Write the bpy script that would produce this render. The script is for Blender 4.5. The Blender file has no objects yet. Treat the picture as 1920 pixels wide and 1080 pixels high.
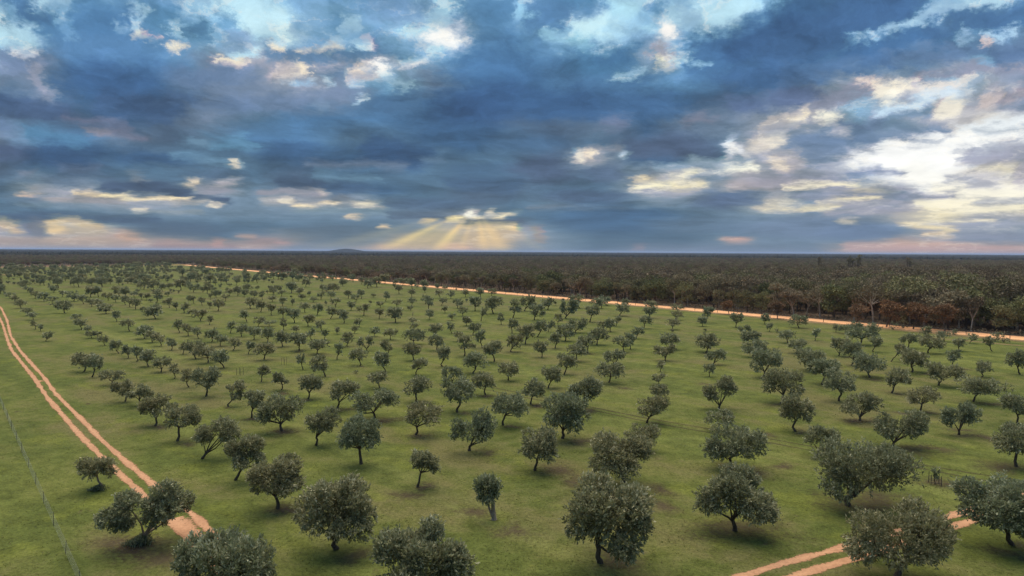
import bpy, math, random
import numpy as np
from mathutils import Matrix, Vector
random.seed(7)
SC = bpy.context.scene
COL = SC.collection
R = math.radians

# ------------------------------------------------------------------ camera
CAM_H = 24.0
FPX = 1280.0                      # focal length in pixels of a 1920 wide frame
PITCH, ROLL = math.atan(68.5 / FPX), R(0.328)
_f = np.array([0, math.cos(PITCH), -math.sin(PITCH)])
_r0 = np.array([1.0, 0, 0]); _u0 = np.array([0, math.sin(PITCH), math.cos(PITCH)])
_r = _r0 * math.cos(ROLL) + _u0 * math.sin(ROLL)
_u = -_r0 * math.sin(ROLL) + _u0 * math.cos(ROLL)
cam_d = bpy.data.cameras.new('camera'); cam = bpy.data.objects.new('camera', cam_d)
COL.objects.link(cam)
cam_d.sensor_width = 36.0; cam_d.lens = 36.0 * FPX / 1920.0
cam_d.clip_start = 0.5; cam_d.clip_end = 90000.0
cam.matrix_world = Matrix(((_r[0], _u[0], -_f[0], 0), (_r[1], _u[1], -_f[1], 0),
                           (_r[2], _u[2], -_f[2], CAM_H), (0, 0, 0, 1)))
SC.camera = cam

def gp(x, y, z=0.0):
    """ground point (x, y in metres) seen at a pixel of the 1920x1080 photograph"""
    d = _f + _r * (x - 960) / FPX + _u * (540 - y) / FPX
    t = (z - CAM_H) / d[2]
    return np.array([d[0] * t, d[1] * t])

# ------------------------------------------------------------------ node expression helper
def lin(c):
    return tuple(((v / 255.0) / 12.92 if v / 255.0 <= 0.04045 else ((v / 255.0 + 0.055) / 1.055) ** 2.4) for v in c)

class X:
    """scalar socket with arithmetic that builds Math nodes"""
    nt = None
    def __init__(s, sock): s.s = sock
    @staticmethod
    def m(op, *a, clamp=False):
        n = X.nt.nodes.new('ShaderNodeMath'); n.operation = op; n.use_clamp = clamp
        for i, v in enumerate(a):
            if isinstance(v, X): X.nt.links.new(v.s, n.inputs[i])
            else: n.inputs[i].default_value = float(v)
        return X(n.outputs[0])
    def __add__(s, o): return X.m('ADD', s, o)
    __radd__ = __add__
    def __sub__(s, o): return X.m('SUBTRACT', s, o)
    def __rsub__(s, o): return X.m('SUBTRACT', o, s)
    def __mul__(s, o): return X.m('MULTIPLY', s, o)
    __rmul__ = __mul__
    def __truediv__(s, o): return X.m('DIVIDE', s, o)
    def __rtruediv__(s, o): return X.m('DIVIDE', o, s)

def ramp01(x, a, b):
    n = X.nt.nodes.new('ShaderNodeMapRange'); n.interpolation_type = 'SMOOTHSTEP'
    X.nt.links.new(x.s, n.inputs[0]); n.inputs[1].default_value = a; n.inputs[2].default_value = b
    return X(n.outputs[0])

def mixc(f, a, b, mode='MIX'):
    n = X.nt.nodes.new('ShaderNodeMix'); n.data_type = 'RGBA'; n.blend_type = mode
    n.clamp_factor = True
    for i, v in ((0, f), (6, a), (7, b)):
        if isinstance(v, X): X.nt.links.new(v.s, n.inputs[i])
        elif isinstance(v, (int, float)): n.inputs[i].default_value = v
        elif isinstance(v, tuple): n.inputs[i].default_value = (*v, 1)
        else: X.nt.links.new(v, n.inputs[i])
    return n.outputs[2]

def noise(vec, scale, detail=4, rough=0.55, lac=2.0, dist=0.0, out=0):
    n = X.nt.nodes.new('ShaderNodeTexNoise')
    if vec is not None: X.nt.links.new(vec, n.inputs['Vector'])
    n.inputs['Scale'].default_value = scale; n.inputs['Detail'].default_value = detail
    n.inputs['Roughness'].default_value = rough; n.inputs['Lacunarity'].default_value = lac
    n.inputs['Distortion'].default_value = dist
    return X(n.outputs[0]) if out == 0 else n.outputs[1]

def combine(x, y, z):
    n = X.nt.nodes.new('ShaderNodeCombineXYZ')
    for i, v in enumerate((x, y, z)):
        if isinstance(v, X): X.nt.links.new(v.s, n.inputs[i])
        else: n.inputs[i].default_value = v
    return n.outputs[0]

def split(sock):
    n = X.nt.nodes.new('ShaderNodeSeparateXYZ'); X.nt.links.new(sock, n.inputs[0])
    return [X(o) for o in n.outputs]

# ------------------------------------------------------------------ world: broken cloud at sunset
SUN_AZ, SUN_EL = R(-4.0), R(66.0)
world = bpy.data.worlds.new('World'); SC.world = world; world.use_nodes = True
nt = world.node_tree; nt.nodes.clear(); X.nt = nt
PAL = dict(D=(58, 91, 132), d=(80, 120, 166), B=(104, 150, 194), b=(140, 190, 222), C=(182, 222, 238), W=(255, 254, 250),
           P=(82, 99, 130), p=(120, 132, 160), g=(168, 170, 182), K=(254, 246, 228), Y=(243, 229, 196),
           O=(198, 167, 153), S=(84, 111, 143), s=(118, 138, 166), n=(50, 82, 120))
ROWS = [(8,   "B d C B B C C b B B b B b d B C b C b d D D b C B"),
        (45,  "C d b d B b C C B b C B b d C b C C B D D B C d d"),
        (80,  "C B d d B b b B b B C B B b C B b B d D d B d B p"),
        (115, "b p d d B p g p d g b B B d d g b D n d d d p b p"),
        (155, "p p D D d p p g p b p d d d d d B D d p g g b g p"),
        (195, "d p D D P p p p p d d D D D D d D P p g b g g g p"),
        (230, "P P P D P p S d d d D n P P p D p p g g s s g K W"),
        (265, "p B d p P S d d S S D n S P S P P s g s d K W W g"),
        (300, "P D D D S S S D D n S S S P g S P S g g W W W g s"),
        (335, "P S P S S P S P S S S S S P S g K s g p s W W Y g"),
        (360, "S g g P P g s P P D S P P S S g g P g p Y p W W g"),
        (380, "S p g g g s s g g s S P S s S S s P Y s g p Y Y Y"),
        (405, "S S S s s s s s s s p g S S D D S s s p p g g p g"),
        (428, "g p Y s S S S S S S s g g s S S S S s s s s g s s"),
        (448, "g p g O O S p O S s p g g s S S S s s s s O g s s"),
        (467, "g p g O O O O p p O O O p s S p p p p p O O O O O")]
# brush list of the cloud deck: (x1, y1, x2, y2, rx, ry, strength, colour); a point when both ends agree
Wh, Cr, Cy = (255, 253, 247), (252, 238, 208), (190, 228, 241)
def E_(x, y, rx, ry, c, k=.9, an=0): return (x, y, x, y, rx, ry, k, c, an)
def L_(x1, y1, x2, y2, r, c, k=.9): return (x1, y1, x2, y2, r, r, k, c, 0)
CLOUD = [
 # upper left
 E_(35, 75, 60, 28, Cy, .9, 10), E_(40, 95, 45, 11, Cy), E_(100, 12, 26, 13, Cy), L_(150, 35, 148, 80, 6, (160, 205, 230)), L_(45, 15, 110, 35, 14, (78, 118, 165)), E_(35, 43, 13, 11, (115, 160, 195)), L_(95, 60, 140, 70, 16, (85, 130, 178)),
 E_(40, 130, 46, 22, (125, 140, 178)), L_(38, 106, 75, 114, 4, Wh), L_(62, 140, 108, 185, 11, (165, 165, 185), .8), L_(0, 205, 120, 215, 20, (72, 92, 135), .8),
 E_(190, 30, 40, 30, (88, 135, 182)), E_(205, 55, 42, 26, (80, 125, 175)), E_(235, 150, 95, 36, (72, 112, 165)), E_(215, 172, 85, 22, (62, 99, 150)), L_(200, 202, 330, 215, 18, (66, 93, 138), .85), E_(200, 105, 110, 24, (90, 133, 182), .8),
 E_(262, 35, 12, 14, (165, 205, 225)), E_(268, 60, 13, 10, (165, 205, 225)), E_(240, 60, 9, 7, (135, 175, 208)), E_(310, 40, 28, 18, (90, 138, 180)), E_(370, 65, 20, 15, (85, 128, 170)), E_(335, 68, 13, 10, (170, 215, 235)), E_(380, 30, 32, 15, (160, 205, 228)), E_(450, 25, 42, 26, Cy), E_(468, 52, 26, 14, (205, 238, 245)),
 E_(425, 50, 24, 16, (100, 150, 188)), E_(450, 80, 32, 14, (125, 155, 190)), L_(262, 75, 288, 74, 3, Cr), L_(318, 95, 338, 93, 3, Cr), E_(455, 103, 28, 9, Cy), L_(412, 114, 450, 122, 7, Cr), E_(430, 126, 26, 7, (225, 208, 200), .8), E_(400, 150, 75, 20, (110, 130, 170), .8), E_(350, 190, 42, 12, (82, 108, 153), .8), E_(440, 200, 50, 14, (105, 125, 165), .8), L_(130, 228, 250, 238, 8, (122, 120, 152), .8),
 # upper middle
 E_(520, 50, 58, 36, (198, 233, 243)), E_(555, 65, 30, 14, (215, 244, 246)), E_(620, 45, 52, 35, (125, 170, 205)), E_(640, 50, 22, 15, (105, 150, 190)), E_(665, 55, 14, 12, (185, 225, 238)), E_(755, 25, 52, 26, (112, 148, 188)), E_(835, 38, 20, 36, (178, 221, 236)), L_(775, 62, 820, 60, 8, (165, 215, 232)),
 E_(770, 95, 42, 15, (120, 165, 200)), E_(900, 60, 42, 62, (95, 140, 185)), E_(935, 30, 40, 25, (85, 130, 175)), E_(930, 150, 75, 62, (68, 110, 160), .85), E_(900, 205, 85, 40, (52, 86, 136), .85),
 E_(835, 78, 42, 26, (218, 222, 228), .6), E_(835, 78, 25, 16, (255, 254, 248), 1.0),
 L_(515, 102, 600, 100, 14, (104, 134, 174)), E_(615, 112, 40, 15, (105, 135, 175)), E_(705, 102, 46, 12, (92, 128, 170)), L_(520, 90, 538, 92, 4, Cr), L_(583, 93, 590, 94, 3, Cr), L_(620, 92, 632, 97, 3, Cr), E_(632, 81, 18, 6, (205, 236, 243)), L_(665, 90, 690, 90, 3, Cy), L_(690, 84, 706, 88, 5, (246, 230, 226)),
 E_(620, 126, 34, 8, (168, 168, 184), .8), E_(525, 140, 16, 9, (190, 180, 185), .8), E_(547, 136, 20, 10, (215, 204, 198), .85), E_(575, 130, 10, 11, (254, 238, 208), 1.0), E_(690, 148, 28, 8, (198, 188, 190), .8), L_(680, 132, 705, 128, 5, (238, 226, 218)), E_(668, 139, 14, 8, (248, 228, 205)), E_(715, 133, 13, 12, Wh, 1.0),
 E_(722, 152, 15, 6, (195, 225, 236)), E_(745, 160, 14, 5, (175, 212, 228)), E_(680, 163, 15, 5, (170, 200, 220)), E_(758, 168, 5, 4, (185, 222, 235)), E_(565, 160, 20, 8, (160, 195, 220)), E_(613, 155, 7, 7, (165, 205, 225)), E_(673, 192, 9, 4, (195, 226, 236)), E_(605, 202, 5, 4, (165, 205, 222)), E_(770, 117, 19, 7, (175, 215, 230)), L_(760, 128, 800, 121, 4, (235, 236, 236)), E_(815, 105, 8, 8, (190, 225, 235)), E_(560, 200, 65, 15, (112, 128, 163), .8), E_(740, 198, 42, 20, (84, 119, 163), .8), E_(640, 180, 40, 12, (122, 136, 170), .7),
 # upper right of centre
 E_(970, 30, 14, 25, (150, 200, 225)), E_(1010, 50, 25, 42, (86, 128, 176)), E_(1090, 5, 42, 13, (90, 140, 185)), E_(1090, 56, 27, 18, (208, 241, 246)), E_(1112, 38, 15, 12, (190, 228, 240)), E_(1035, 75, 20, 11, (150, 200, 222)), E_(1150, 20, 32, 20, (175, 220, 235)), E_(1080, 86, 20, 8, (150, 205, 225)), E_(1225, 20, 19, 16, (103, 153, 198)), E_(1330, 25, 75, 22, (188, 226, 239), .9, -12), E_(1280, 50, 42, 13, (172, 214, 232)), E_(1200, 70, 32, 11, (165, 210, 230)),
 E_(1130, 118, 70, 28, (78, 127, 172), .85), E_(1150, 112, 40, 14, (70, 115, 162), .8), E_(1290, 76, 32, 14, (130, 175, 210)), E_(1330, 88, 42, 20, (78, 122, 172)), E_(1240, 70, 30, 24, (225, 225, 228), .55, -35), E_(1238, 68, 20, 15, (255, 251, 244), 1.0, -40),
 L_(1300, 118, 1500, 18, 32, (68, 108, 158)), L_(1370, 98, 1470, 55, 24, (60, 96, 146), .9), L_(1440, 110, 1690, 0, 36, (70, 107, 159), .9), L_(1228, 104, 1245, 118, 6, (172, 168, 178)), L_(1238, 131, 1272, 117, 5, (196, 228, 237)), E_(1237, 131, 6, 3, Cr), L_(1160, 153, 1202, 142, 4, (165, 204, 222)), E_(1300, 125, 11, 4, (150, 195, 220)),
 E_(1050, 200, 95, 26, (58, 95, 145), .85), E_(1200, 200, 75, 22, (66, 103, 152), .8), E_(1140, 228, 26, 14, (118, 122, 155), .8), E_(1300, 226, 24, 9, (138, 132, 155), .8), E_(1390, 200, 32, 18, (98, 113, 158), .8), E_(1400, 150, 60, 18, (66, 102, 152), .8),
 # upper right
 L_(1575, 88, 1660, 58, 5, (168, 212, 236)), L_(1660, 58, 1740, 32, 11, (180, 218, 237)), L_(1740, 30, 1840, 6, 13, (188, 224, 240)), L_(1580, 104, 1740, 64, 16, (68, 108, 160)), L_(1740, 62, 1930, 20, 18, (76, 113, 163)), L_(1640, 115, 1930, 84, 15, (104, 128, 170)), L_(1850, 115, 1930, 95, 12, (93, 116, 160)), L_(1848, 70, 1886, 58, 6, (178, 214, 236)), L_(1790, 79, 1812, 72, 3, (160, 196, 225)), E_(1838, 80, 9, 4, (243, 222, 214)),
 L_(1460, 150, 1640, 118, 14, (84, 116, 165), .8), E_(1480, 185, 55, 20, (98, 109, 150)), L_(1520, 195, 1610, 165, 12, (146, 144, 166)), L_(1596, 152, 1614, 160, 7, (228, 208, 196)), L_(1625, 168, 1690, 158, 10, (252, 241, 217)), E_(1655, 176, 15, 12, (255, 250, 232), 1.0), L_(1690, 170, 1790, 153, 8, (236, 226, 216)), L_(1640, 207, 1720, 190, 10, (202, 226, 240)), E_(1750, 180, 42, 10, (216, 230, 239)), E_(1772, 202, 27, 13, (249, 241, 220)), L_(1830, 192, 1930, 160, 11, (214, 200, 195)), L_(1870, 178, 1930, 160, 9, (145, 140, 158)), L_(1700, 140, 1930, 125, 9, (150, 146, 168), .8),
 L_(1430, 235, 1500, 212, 9, (205, 198, 192)), L_(1478, 230, 1502, 222, 4, Cr), L_(1560, 234, 1650, 222, 8, (113, 128, 163)), L_(1655, 213, 1725, 204, 7, (124, 148, 180)), E_(1543, 222, 17, 11, (255, 250, 226), 1.0), L_(1800, 236, 1930, 221, 8, (236, 243, 246)),
 # left, middle height
 L_(60, 258, 160, 272, 9, (84, 129, 171)), L_(170, 250, 270, 262, 7, (126, 122, 150)), E_(192, 251, 22, 6, (145, 138, 156)), L_(395, 274, 470, 270, 8, (100, 145, 182)), E_(370, 270, 22, 8, (115, 145, 175)), E_(0, 250, 32, 12, (110, 130, 170)), E_(20, 295, 55, 16, (84, 97, 137)), E_(125, 300, 65, 18, (50, 82, 128)), E_(300, 306, 65, 10, (54, 86, 130)), L_(340, 302, 452, 312, 4, (112, 146, 178), .8), E_(445, 310, 6, 2.5, Cr), L_(120, 325, 190, 322, 6, (95, 110, 145)), E_(55, 335, 22, 4, (125, 130, 155)), E_(262, 340, 20, 4, (152, 147, 160)), E_(120, 350, 42, 8, (105, 120, 150)),
 L_(200, 353, 350, 362, 8, (70, 86, 122)), L_(330, 371, 430, 380, 7, (69, 84, 119)), E_(180, 377, 52, 8, (152, 147, 156)), E_(110, 379, 26, 5, (168, 162, 166)), L_(330, 385, 390, 381, 4, (172, 167, 166)), L_(148, 364, 190, 368, 4, (228, 208, 172)), L_(205, 371, 250, 374, 3, (255, 238, 192), 1.0), L_(268, 375, 355, 377, 3, (248, 228, 184), 1.0), L_(48, 371, 70, 368, 3, (218, 194, 176)), E_(362, 347, 15, 5, (238, 218, 184)), E_(405, 358, 32, 9, (150, 148, 165)), L_(415, 347, 440, 342, 5, (186, 180, 186)), E_(410, 390, 13, 3, Cr), L_(254, 398, 273, 398, 2.5, Cr), L_(280, 400, 380, 402, 2.5, (142, 152, 166)), L_(40, 388, 120, 394, 4, (120, 140, 165)), L_(0, 412, 300, 417, 7, (75, 97, 134)),
 L_(0, 462, 290, 462, 12, (182, 162, 156)), L_(0, 420, 35, 425, 6, (192, 177, 152)), L_(10, 430, 35, 440, 4, (218, 193, 158)), L_(92, 421, 140, 419, 5, (218, 193, 148)), L_(140, 420, 190, 430, 6, (205, 186, 152)), E_(104, 434, 20, 8, (228, 203, 158)), E_(112, 441, 22, 4, (243, 213, 163)), E_(165, 438, 40, 9, (190, 175, 155), .7), E_(70, 432, 15, 16, (126, 126, 146)), E_(250, 446, 27, 10, (208, 171, 150)), E_(150, 457, 65, 9, (190, 170, 156)), E_(330, 435, 75, 16, (86, 107, 140)), L_(295, 465, 440, 467, 7, (168, 138, 141)), E_(410, 460, 13, 8, (192, 152, 146)), E_(462, 445, 16, 4, (182, 157, 151)),
 # centre
 L_(700, 280, 790, 300, 19, (54, 87, 134)), E_(540, 286, 50, 16, (60, 94, 139)), E_(880, 255, 50, 18, (62, 98, 142)), L_(580, 309, 760, 314, 4, (112, 122, 151)), L_(798, 303, 822, 296, 8, (108, 132, 166)), L_(600, 328, 720, 332, 4, (106, 136, 166)), L_(530, 345, 610, 352, 9, (71, 89, 124)), E_(650, 355, 42, 10, (67, 94, 134)), L_(490, 361, 600, 363, 7, (152, 147, 161)), E_(605, 362, 6, 4, (180, 170, 168)), E_(640, 372, 20, 6, (116, 121, 141)), E_(520, 380, 24, 8, (166, 166, 171)), E_(542, 380, 11, 4, Cr), E_(575, 390, 21, 5, (252, 233, 193), 1.0), E_(622, 384, 19, 4, (250, 232, 196), 1.0), E_(682, 385, 22, 5, (253, 240, 208), 1.0), E_(712, 388, 9, 4, (224, 214, 194)), L_(560, 400, 720, 398, 5, (126, 146, 166), .7), E_(657, 407, 6, 3.5, (226, 206, 174)), E_(675, 411, 5, 3, (205, 190, 170)), L_(730, 405, 850, 406, 3, (82, 98, 130)), E_(800, 385, 85, 10, (79, 99, 134), .8), L_(860, 345, 960, 350, 12, (72, 98, 138), .7), E_(900, 320, 60, 14, (76, 104, 142), .7),
 E_(500, 456, 42, 8, (167, 142, 146), .8), E_(535, 457, 15, 4, (192, 152, 151)), E_(620, 440, 90, 18, (98, 116, 144), .8), E_(810, 452, 75, 16, (158, 145, 138), .7), E_(920, 445, 48, 20, (205, 182, 148), .75), E_(850, 464, 28, 6, (226, 178, 150), .8), E_(725, 428, 9, 3, (244, 214, 168)),
 L_(875, 418, 985, 416, 5, (87, 97, 127)), L_(885, 424, 960, 424, 3, (246, 222, 164)), E_(870, 428, 11, 3, (251, 227, 168)), E_(887, 400, 9, 8, (255, 252, 235), 1.0), L_(845, 411, 872, 409, 4, (255, 238, 176), 1.0), E_(905, 408, 8, 4, (255, 242, 198), 1.0), E_(808, 417, 15, 3, (247, 218, 154)), E_(938, 408, 11, 4, (251, 237, 193), 1.0), E_(924, 398, 4, 4, Cr), L_(945, 403, 965, 399, 2.5, (235, 222, 190)),
 # right of centre, low
 E_(990, 272, 65, 18, (74, 104, 144), .85), E_(1010, 322, 55, 20, (81, 94, 129), .85), E_(1240, 278, 95, 26, (87, 99, 134)), E_(1230, 298, 52, 8, (70, 97, 137)), E_(1130, 326, 42, 18, (94, 109, 144)), L_(1110, 281, 1150, 272, 6, (142, 141, 156)), E_(1095, 299, 32, 11, (165, 165, 175), .8), E_(1080, 294, 7, 7, (254, 242, 218), 1.0), E_(1101, 291, 13, 5, (253, 237, 208), 1.0), E_(1160, 285, 5, 4, (205, 228, 241)), L_(1230, 311, 1300, 303, 6, (148, 168, 189)), L_(1300, 303, 1400, 294, 6, (158, 175, 192)), E_(1400, 282, 17, 10, (202, 202, 202)), E_(1370, 262, 11, 8, (216, 231, 240)), L_(1360, 283, 1385, 275, 4, Wh), E_(1430, 266, 22, 12, (226, 216, 202)),
 E_(1390, 330, 44, 14, (165, 161, 170)), E_(1400, 348, 55, 6, (176, 166, 166)), L_(1290, 322, 1415, 310, 6, (255, 253, 233), 1.0), L_(1268, 332, 1295, 325, 6, (255, 245, 212), 1.0), L_(1188, 333, 1223, 331, 4, (251, 232, 184), 1.0), L_(1183, 352, 1262, 345, 5, (255, 246, 208), 1.0), L_(1260, 350, 1306, 348, 4, (251, 237, 193)), E_(1320, 330, 36, 8, (119, 134, 160)), E_(1225, 326, 14, 8, (126, 131, 150)), E_(1320, 341, 8, 4, (246, 227, 188)), E_(1365, 372, 65, 15, (94, 109, 147)), E_(1100, 370, 75, 14, (79, 97, 134), .85), L_(1200, 386, 1280, 373, 6, (130, 145, 170), .8), L_(1000, 391, 1180, 388, 4, (126, 131, 151), .8), E_(1430, 389, 17, 4, (251, 237, 198)), E_(1150, 412, 130, 24, (68, 103, 146), .85), E_(1380, 448, 32, 4, (218, 173, 157)), E_(1195, 462, 13, 3, (162, 142, 156)), E_(966, 426, 9, 4, (251, 218, 156)), L_(1004, 428, 1015, 450, 4, (162, 147, 147), .8), E_(1310, 420, 90, 16, (104, 124, 156), .7),
 # right
 L_(1640, 300, 1800, 292, 26, (255, 255, 252), 1.0), L_(1572, 293, 1760, 264, 13, (255, 255, 252), 1.0), L_(1700, 258, 1930, 252, 10, (254, 254, 250), 1.0), L_(1700, 320, 1770, 345, 20, (255, 254, 247), 1.0), L_(1760, 356, 1930, 353, 16, (253, 248, 230), 1.0), L_(1720, 386, 1900, 381, 14, (249, 241, 214), 1.0),
 L_(1500, 270, 1620, 256, 20, (114, 131, 167)), L_(1620, 252, 1770, 238, 9, (118, 136, 169)), E_(1540, 290, 36, 14, (118, 133, 166)), E_(1570, 247, 21, 7, (192, 192, 201)), E_(1480, 300, 22, 18, (180, 175, 180)), E_(1455, 258, 15, 10, (253, 242, 218)), E_(1460, 305, 15, 10, (234, 218, 194)), E_(1500, 331, 72, 15, (150, 150, 168)), E_(1450, 342, 52, 10, (155, 150, 165)), L_(1588, 326, 1640, 318, 8, (123, 136, 169)), L_(1640, 322, 1684, 325, 5, (140, 150, 178)), L_(1470, 350, 1600, 342, 4, (253, 242, 208)), E_(1560, 354, 42, 5, (153, 154, 174)), E_(1672, 352, 36, 4, (160, 160, 178)), L_(1485, 369, 1785, 362, 5, (146, 150, 175)), L_(1540, 375, 1640, 369, 2.5, (254, 242, 204)), L_(1540, 381, 1700, 378, 4, (160, 160, 175)), L_(1500, 387, 1562, 385, 4, (251, 237, 193)), L_(1440, 391, 1482, 389, 4, (249, 236, 198)), L_(1555, 396, 1720, 389, 6, (158, 158, 175)),
 E_(1530, 426, 140, 19, (116, 133, 168)), E_(1610, 431, 70, 14, (111, 129, 167)), E_(1850, 421, 85, 14, (165, 172, 190)), E_(1745, 401, 62, 11, (241, 229, 193)), L_(1695, 415, 1785, 425, 4, (241, 224, 183)), L_(1740, 433, 1782, 437, 3, (238, 214, 176)), E_(1855, 400, 72, 5, (165, 170, 185)), L_(1798, 408, 1852, 408, 2.5, (246, 236, 208)), E_(1590, 411, 17, 2.5, (242, 227, 193)), E_(1880, 440, 85, 9, (145, 150, 175)), L_(1590, 460, 1930, 463, 9, (197, 167, 165)), E_(1760, 452, 65, 5, (207, 177, 166)),
 E_(1870, 306, 37, 12, (241, 231, 203)), L_(1795, 293, 1930, 286, 9, (163, 163, 181)), L_(1855, 276, 1930, 270, 8, (169, 171, 187)), E_(1840, 335, 32, 13, (195, 195, 205)), E_(1912, 320, 20, 24, (180, 175, 185)), L_(1775, 336, 1820, 332, 4, (185, 188, 200)), L_(1830, 245, 1930, 243, 2.5, (192, 202, 212)), L_(1835, 376, 1930, 372, 6, (186, 189, 196))]

def sky_table():
    """colour of the cloud deck on a grid of bearing and height"""
    ux = np.arange(-48, 1969, 12.0)
    vy = np.array(list(np.arange(0, 340, 11.5)) + list(np.arange(345, 472, 6.3)), float)
    ry = np.array([r[0] for r in ROWS], float)
    base = np.array([[PAL[c] for c in r[1].split()] for r in ROWS], float)
    cx = np.arange(25) * 80.0
    tmp = np.stack([[np.interp(ux, cx, base[j, :, k]) for k in range(3)] for j in range(len(ROWS))])   # rows, rgb, ux
    g = np.stack([[np.interp(vy, ry, tmp[:, k, i]) for k in range(3)] for i in range(len(ux))])        # ux, rgb, vy
    g = g.transpose(2, 0, 1)
    UU, VV = np.meshgrid(ux, vy)
    for (x1, y1, x2, y2, rx, ry_, k, c, an) in CLOUD:
        rx = max(rx, 9.0); ry_ = max(ry_, 3.4 if y1 > 340 else 6.0)
        ex, ey = x2 - x1, y2 - y1; L2 = ex * ex + ey * ey
        t = np.clip(((UU - x1) * ex + (VV - y1) * ey) / L2, 0, 1) if L2 > 0 else 0.0
        a_, b_ = UU - (x1 + ex * t), VV - (y1 + ey * t)
        cc, ss = math.cos(R(an)), math.sin(R(an))
        p, q = (a_ * cc + b_ * ss) / rx, (b_ * cc - a_ * ss) / ry_
        f_ = (np.exp(-(p * p + q * q) ** 2.2 * 0.5) * k)[..., None]
        g = g * (1 - f_) + np.array(c) * f_
    g = g / 255.0
    return ux, vy, np.where(g <= 0.04045, g / 12.92, ((g + 0.055) / 1.055) ** 2.4)
tc = nt.nodes.new('ShaderNodeTexCoord')
dx, dy, dz = split(tc.outputs['Generated'])
dyc = X.m('MAXIMUM', X.m('ABSOLUTE', dy), 0.25)
U = 960 + FPX * dx / dyc                      # tangent-plane coordinates about the north point
V = 471.5 - FPX * X.m('MAXIMUM', dz, 0.0) / dyc
el = X.m('MAXIMUM', dz, 0.0)
inv = 1.0 / (el + 0.10)
cpx = dx / dyc * 1.55; cpy = X.m('LOGARITHM', el + 0.06, math.e)      # cloud features flatten towards the horizon
hgt = X.m('MINIMUM', 471.5 - V, 480.0)        # height above the horizon in pixels
sh_ = cpx * 0.12
wn = split(noise(combine(cpx, cpy + sh_, dy * 0.3), 4.6, 7, 0.55, 2.1, 0.0, out=1))
wn2 = split(noise(combine(cpx + 3.0, cpy + 9.0, 5.0), 15.0, 8, 0.66, 2.1, 0.0, out=1))
n2 = noise(combine(cpx + 7.3 + (wn[0] - 0.5) * 0.25, cpy + (wn[1] - 0.5) * 0.25, 3.1), 8.0, 10, 0.64, 2.1)
aw = 16 + 0.085 * hgt
ah = 3 + 0.072 * hgt
Uw = U + (wn[0] - 0.5) * aw * 2.0 + (wn2[0] - 0.5) * aw * 2.3
Vw = V + (wn[1] - 0.5) * ah * 2.0 + (wn2[1] - 0.5) * ah * 2.3
fac = X.m('MULTIPLY', Uw + 48.0, 1.0 / 2016.0, clamp=True)
fv = combine(fac, fac, fac)
UX, VY, TAB = sky_table()
col = None
for i, yy in enumerate(VY):
    cv = nt.nodes.new('ShaderNodeRGBCurve'); mp = cv.mapping
    for k in range(3):
        c = mp.curves[k]
        vals = TAB[i, :, k]
        c.points[0].location = (0.0, float(vals[0])); c.points[1].location = (1.0, float(vals[-1]))
        for q in range(1, len(UX) - 1):
            c.points.new((UX[q] + 48) / 2016.0, float(vals[q]))
    mp.update()
    nt.links.new(fv, cv.inputs[1])
    if col is None: col = cv.outputs[0]
    else: col = mixc(X.m('MULTIPLY', Vw - float(VY[i - 1]), 1.0 / float(yy - VY[i - 1]), clamp=True), col, cv.outputs[0])
# finer light and shade within the clouds
n4 = noise(combine(cpx * 0.42 + 2.0, cpy * 1.5 + (wn[1] - 0.5) * 0.10, 6.0), 7.0, 5, 0.5, 2.0)      # flat layered bases
lay = ramp01(hgt, 20, 90) * ramp01(hgt, 420, 230)
lum = (n2 - 0.5) * (0.25 + 0.55 * ramp01(hgt, 5, 120)) + (n4 - 0.5) * lay * 0.35
bw0 = nt.nodes.new('ShaderNodeRGBToBW'); nt.links.new(col, bw0.inputs[0])
hsv = X.m('MULTIPLY', lum, 1.9) * (0.25 + 0.75 * ramp01(X(bw0.outputs[0]), 0.95, 0.5)) + 0.98
col = mixc(1.0, col, combine(hsv, hsv * 0.985 + 0.015, hsv * 0.96 + 0.04), 'MULTIPLY')
# broken cloudlets across the bright openings
n3 = noise(combine(cpx * 1.0 + 1.7 + (wn2[0] - 0.5) * 0.10, cpy * 1.05 + 4.0 + (wn2[1] - 0.5) * 0.10, 9.0), 6.0, 10, 0.56, 2.1)
bw = nt.nodes.new('ShaderNodeRGBToBW'); nt.links.new(col, bw.inputs[0]); Lb = X(bw.outputs[0])
warm = ramp01(hgt, 330, 120)
cl_dark = mixc(warm, lin((112, 150, 190)), lin((136, 144, 166)))
col = mixc(ramp01(n3, 0.50, 0.64) * ramp01(Lb, 0.26, 0.66) * ramp01(Lb, 1.02, 0.9) * 0.45, col, cl_dark)
rim = ramp01(n3, 0.49, 0.515) * ramp01(n3, 0.545, 0.52)
col = mixc(rim * ramp01(Lb, 0.24, 0.5) * 0.22, col, lin((255, 248, 232)))
def raysum():
    sx, sy = 893.0, 388.0
    a = (U - sx) / X.m('MAXIMUM', V - sy, 4.0)         # slope of the ray through this point
    out = None
    for a0, wd, amp in ((-2.1, 0.30, 0.50), (-1.5, 0.30, 0.16), (-0.9, 0.20, 0.48), (-0.36, 0.12, 0.20), (0.18, 0.14, 0.38), (0.58, 0.26, 0.42), (1.5, 0.2, 0.10), (-3.6, 0.5, 0.10)):
        q = (a - a0) / wd
        g_ = X.m('EXPONENT', X.m('MULTIPLY', q * q, -1.0)) * amp
        out = g_ if out is None else out + g_
    glow = X.m('EXPONENT', X.m('MULTIPLY', X.m('ABSOLUTE', a + 0.9), -0.75)) * 0.30
    m_ = ramp01(V, 402, 436) * ramp01(V, 540, 440) * (0.45 + 1.1 * n2)
    fr = ramp01(dy, 0.0, 0.3)
    return X.m('MINIMUM', (out * 1.05 + glow) * m_ * fr, 1.0)
col = mixc(raysum(), col, lin((246, 212, 150)))
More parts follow.
